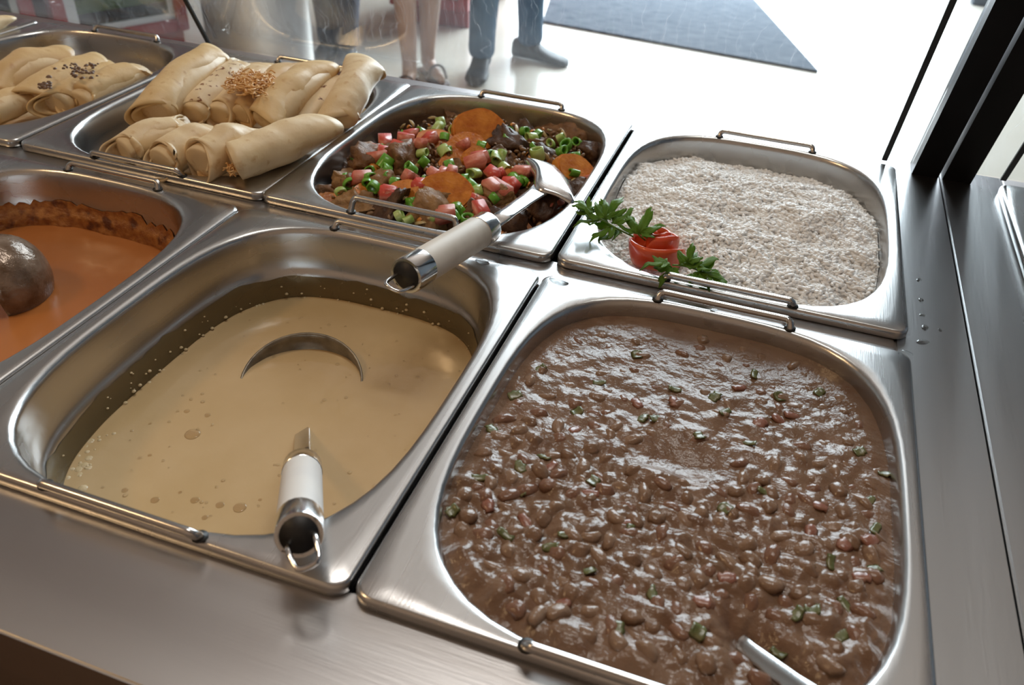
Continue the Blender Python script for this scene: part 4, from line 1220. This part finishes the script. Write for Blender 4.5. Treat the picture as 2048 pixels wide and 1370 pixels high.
def person(label, fl, al, fr_, ar, facing, lower, shirt, h=1.70, legs='trousers', shoe=SHOE):
    """fl/fr_: floor points under the ankles, al/ar: direction each foot points"""
    s = h / 1.70
    mid = (fl + fr_) / 2; mid.z = FLOOR_Z
    f = Vector((math.cos(facing), math.sin(facing), 0)); side = Vector((-f.y, f.x, 0))   # side = the person's left
    t = empty('person', mid); tag(t, label, 'person', 'people waiting beyond the glass')
    L = [fl - mid, fr_ - mid]
    # body: pelvis root, spine, neck, head, arms, legs with feet
    n = [(0, 0, .92 * s, .125 * s, .105 * s)]; e = []
    def add(p, r, par, r2=None):
        n.append((p[0], p[1], p[2], r, r2 or r)); e.append((par, len(n) - 1)); return len(n) - 1
    w = add((f.x * .01, f.y * .01, 1.08 * s), .115 * s, 0, .095 * s); ch = add((0, 0, 1.28 * s), .14 * s, w, .105 * s); nb = add((0, 0, 1.43 * s), .065 * s, ch)
    nk = add((f.x * .01, f.y * .01, 1.49 * s), .052 * s, nb); hd_ = add((f.x * .02, f.y * .02, 1.57 * s), .075 * s, nk); add((f.x * .015, f.y * .015, 1.64 * s), .07 * s, hd_)
    tops = []
    for sg in (1, -1):
        sh_ = add(side * .17 * s * sg + Vector((0, 0, 1.39 * s)), .052 * s, nb); el_ = add(side * .235 * s * sg + Vector((0, 0, 1.11 * s)), .040 * s, sh_)
        wr = add(side * .22 * s * sg + f * .12 * s + Vector((0, 0, .90 * s)), .028 * s, el_); hn = add(side * .215 * s * sg + f * .16 * s + Vector((0, 0, .83 * s)), .030 * s, wr, .016 * s)
        for q_ in range(4):
            add(side * (.215 * sg + (q_ - 1.5) * .0) * s + f * (.145 + q_ * .018) * s + Vector((0, 0, (.755 - .006 * abs(q_ - 1.5)) * s)), .0085 * s, hn)
        add(side * (.19 * sg) * s + f * .20 * s + Vector((0, 0, .80 * s)), .009 * s, hn)
    leg_nodes = []
    for i_, sg in ((0, 1), (1, -1)):
        A_ = L[i_]; hip = side * .085 * s * sg + Vector((0, 0, .88 * s)); kn = (hip * .42 + Vector((A_.x, A_.y, .05)) * .58); kn = Vector((kn.x, kn.y, .48 * s)) + f * .015
        dirn = Vector((math.cos((al, ar)[i_]), math.sin((al, ar)[i_]), 0))
        a1 = add(hip, .085 * s, 0); a2 = add(hip * .5 + kn * .5, .072 * s, a1); a3 = add(kn, .054 * s, a2)
        calf = kn * .62 + Vector((A_.x, A_.y, .09)) * .38 - f * .018
        a4 = add(calf, .053 * s, a3); a5 = add((A_.x, A_.y, .11 * s), .034 * s, a4); a6 = add((A_.x, A_.y, .055 * s), .036 * s * (1.0 if shoe is SANDAL else .7), a5)
        q7 = 1.0 if shoe is SANDAL else .55
        a7 = add(Vector((A_.x, A_.y, .035 * s)) + dirn * .09 * s, .034 * s * q7, a6, .026 * s * q7); add(Vector((A_.x, A_.y, .026 * s)) + dirn * (.165 if q7 == 1.0 else .12) * s, .034 * s * q7, a7, .016 * s * q7)
        leg_nodes.append((hip, kn, A_, dirn))
    body = skin_obj('body', n, e, 0, SKIN, t)
    # hair
    obj('hair', blob_me('hair', .092 * s, .092 * s, .085 * s, 0, .1, 2.0, 16, 10), HAIR, t, (-f.x * .02, -f.y * .02, 1.66 * s))
    # shirt or dress
    sn = [(0, 0, .90 * s, .145 * s, .125 * s), (0, 0, 1.08 * s, .135 * s, .115 * s), (0, 0, 1.28 * s, .155 * s, .12 * s), (0, 0, 1.42 * s, .085 * s, .075 * s)]; se = [(0, 1), (1, 2), (2, 3)]
    for sg in (1, -1):
        p1 = side * .175 * s * sg + Vector((0, 0, 1.385 * s)); p2 = side * .215 * s * sg + Vector((0, 0, 1.20 * s))
        sn += [(*p1, .066 * s), (*p2, .058 * s)]; k0 = len(sn) - 2; se += [(3, k0), (k0, k0 + 1)]
    skin_obj('shirt', sn, se, 0, shirt, t)
    if legs == 'trousers':
        tn = [(0, 0, .95 * s, .14 * s, .12 * s), (0, 0, .88 * s, .13 * s, .115 * s)]; te = [(0, 1)]
        for hip, kn, A_, dirn in leg_nodes:
            b0 = len(tn)
            tn += [(*(hip * .8 + kn * .2), .095 * s), (*kn, .072 * s), (*(kn * .5 + Vector((A_.x, A_.y, .1)) * .5 - f * .012), .066 * s), (A_.x, A_.y, .13, .060 * s), (A_.x, A_.y, .055, .066 * s)]
            te += [(1, b0)] + [(b0 + k, b0 + k + 1) for k in range(4)]
        skin_obj('trousers', tn, te, 0, lower, t)
    else:
        rings = [[(math.cos(a_) * r_, math.sin(a_) * r_, z_) for a_ in [2 * math.pi * k / 24 for k in range(24)]] for r_, z_ in ((.13 * s, 1.0 * s), (.16 * s, .90 * s), (.20 * s, .72 * s), (.235 * s, .56 * s))]
        o_ = obj('skirt', mesh_data('skirt', *loft(rings)), lower, t); md_ = o_.modifiers.new('thickness', 'SOLIDIFY'); md_.thickness = .004
    for hip, kn, A_, dirn in leg_nodes:
        if shoe is SANDAL:
            m_ = shoe_me(.25 * s, .09 * s, .018 * s)
        else:
            m_ = shoe_me(.28 * s, .10 * s, .085 * s)
        o_ = obj('shoe', m_, shoe, t, Vector((A_.x, A_.y, .001)) + dirn * .055 * s, (0, 0, math.atan2(dirn.y, dirn.x)))
        if shoe is SANDAL:
            V_, F_ = tube(smooth_path([(.05 * s, -.047 * s, .012), (.045 * s, -.03 * s, .06 * s), (.045 * s, .0, .075 * s), (.045 * s, .03 * s, .06 * s), (.05 * s, .047 * s, .012)], 4), .006, 6)
            obj('strap', mesh_data('strap', V_, F_), shoe, o_)
    # face
    for sg in (1, -1):
        obj('ear', blob_me('ear', .012 * s, .022 * s, .03 * s, 0, .1, 1, 8, 6), SKIN, t, (side.x * .078 * sg * s, side.y * .078 * sg * s, 1.59 * s), (0, 0, facing))
        obj('eye', blob_me('eye', .006 * s, .012 * s, .006 * s, 0, 0, 0, 8, 6), HAIR, t, f * .088 * s + side * .03 * sg * s + Vector((0, 0, 1.60 * s)), (0, 0, facing))
    obj('nose', blob_me('nose', .018 * s, .011 * s, .024 * s, 0, 0, 0, 8, 6), SKIN, t, f * .095 * s + Vector((0, 0, 1.57 * s)), (0, 0, facing))
    obj('mouth', blob_me('mouth', .006 * s, .022 * s, .006 * s, 0, 0, 0, 8, 6), TOMS, t, f * .088 * s + Vector((0, 0, 1.535 * s)), (0, 0, facing))
    return t
J1 = floor_at(962, 145); J2 = floor_at(1058, 118)
person('person in blue jeans and dark shoes beside the mat', J2, -.15, J1, -1.35, -.7, JEANS, SHIRT[0], 1.74)
B1 = floor_at(820, 172); B2 = floor_at(856, 150)
person('person with bare legs and flat sandals', B2, -.75, B1, -1.3, -1.2, SHIRT[1], SHIRT[1], 1.64, 'skirt', SANDAL)
N1 = floor_at(696, 124); N2 = floor_at(664, 116)
person('person in dark navy trousers next to the steel column', N1, -1.2, N2, -1.6, -1.3, NAVY, SHIRT[2], 1.70)
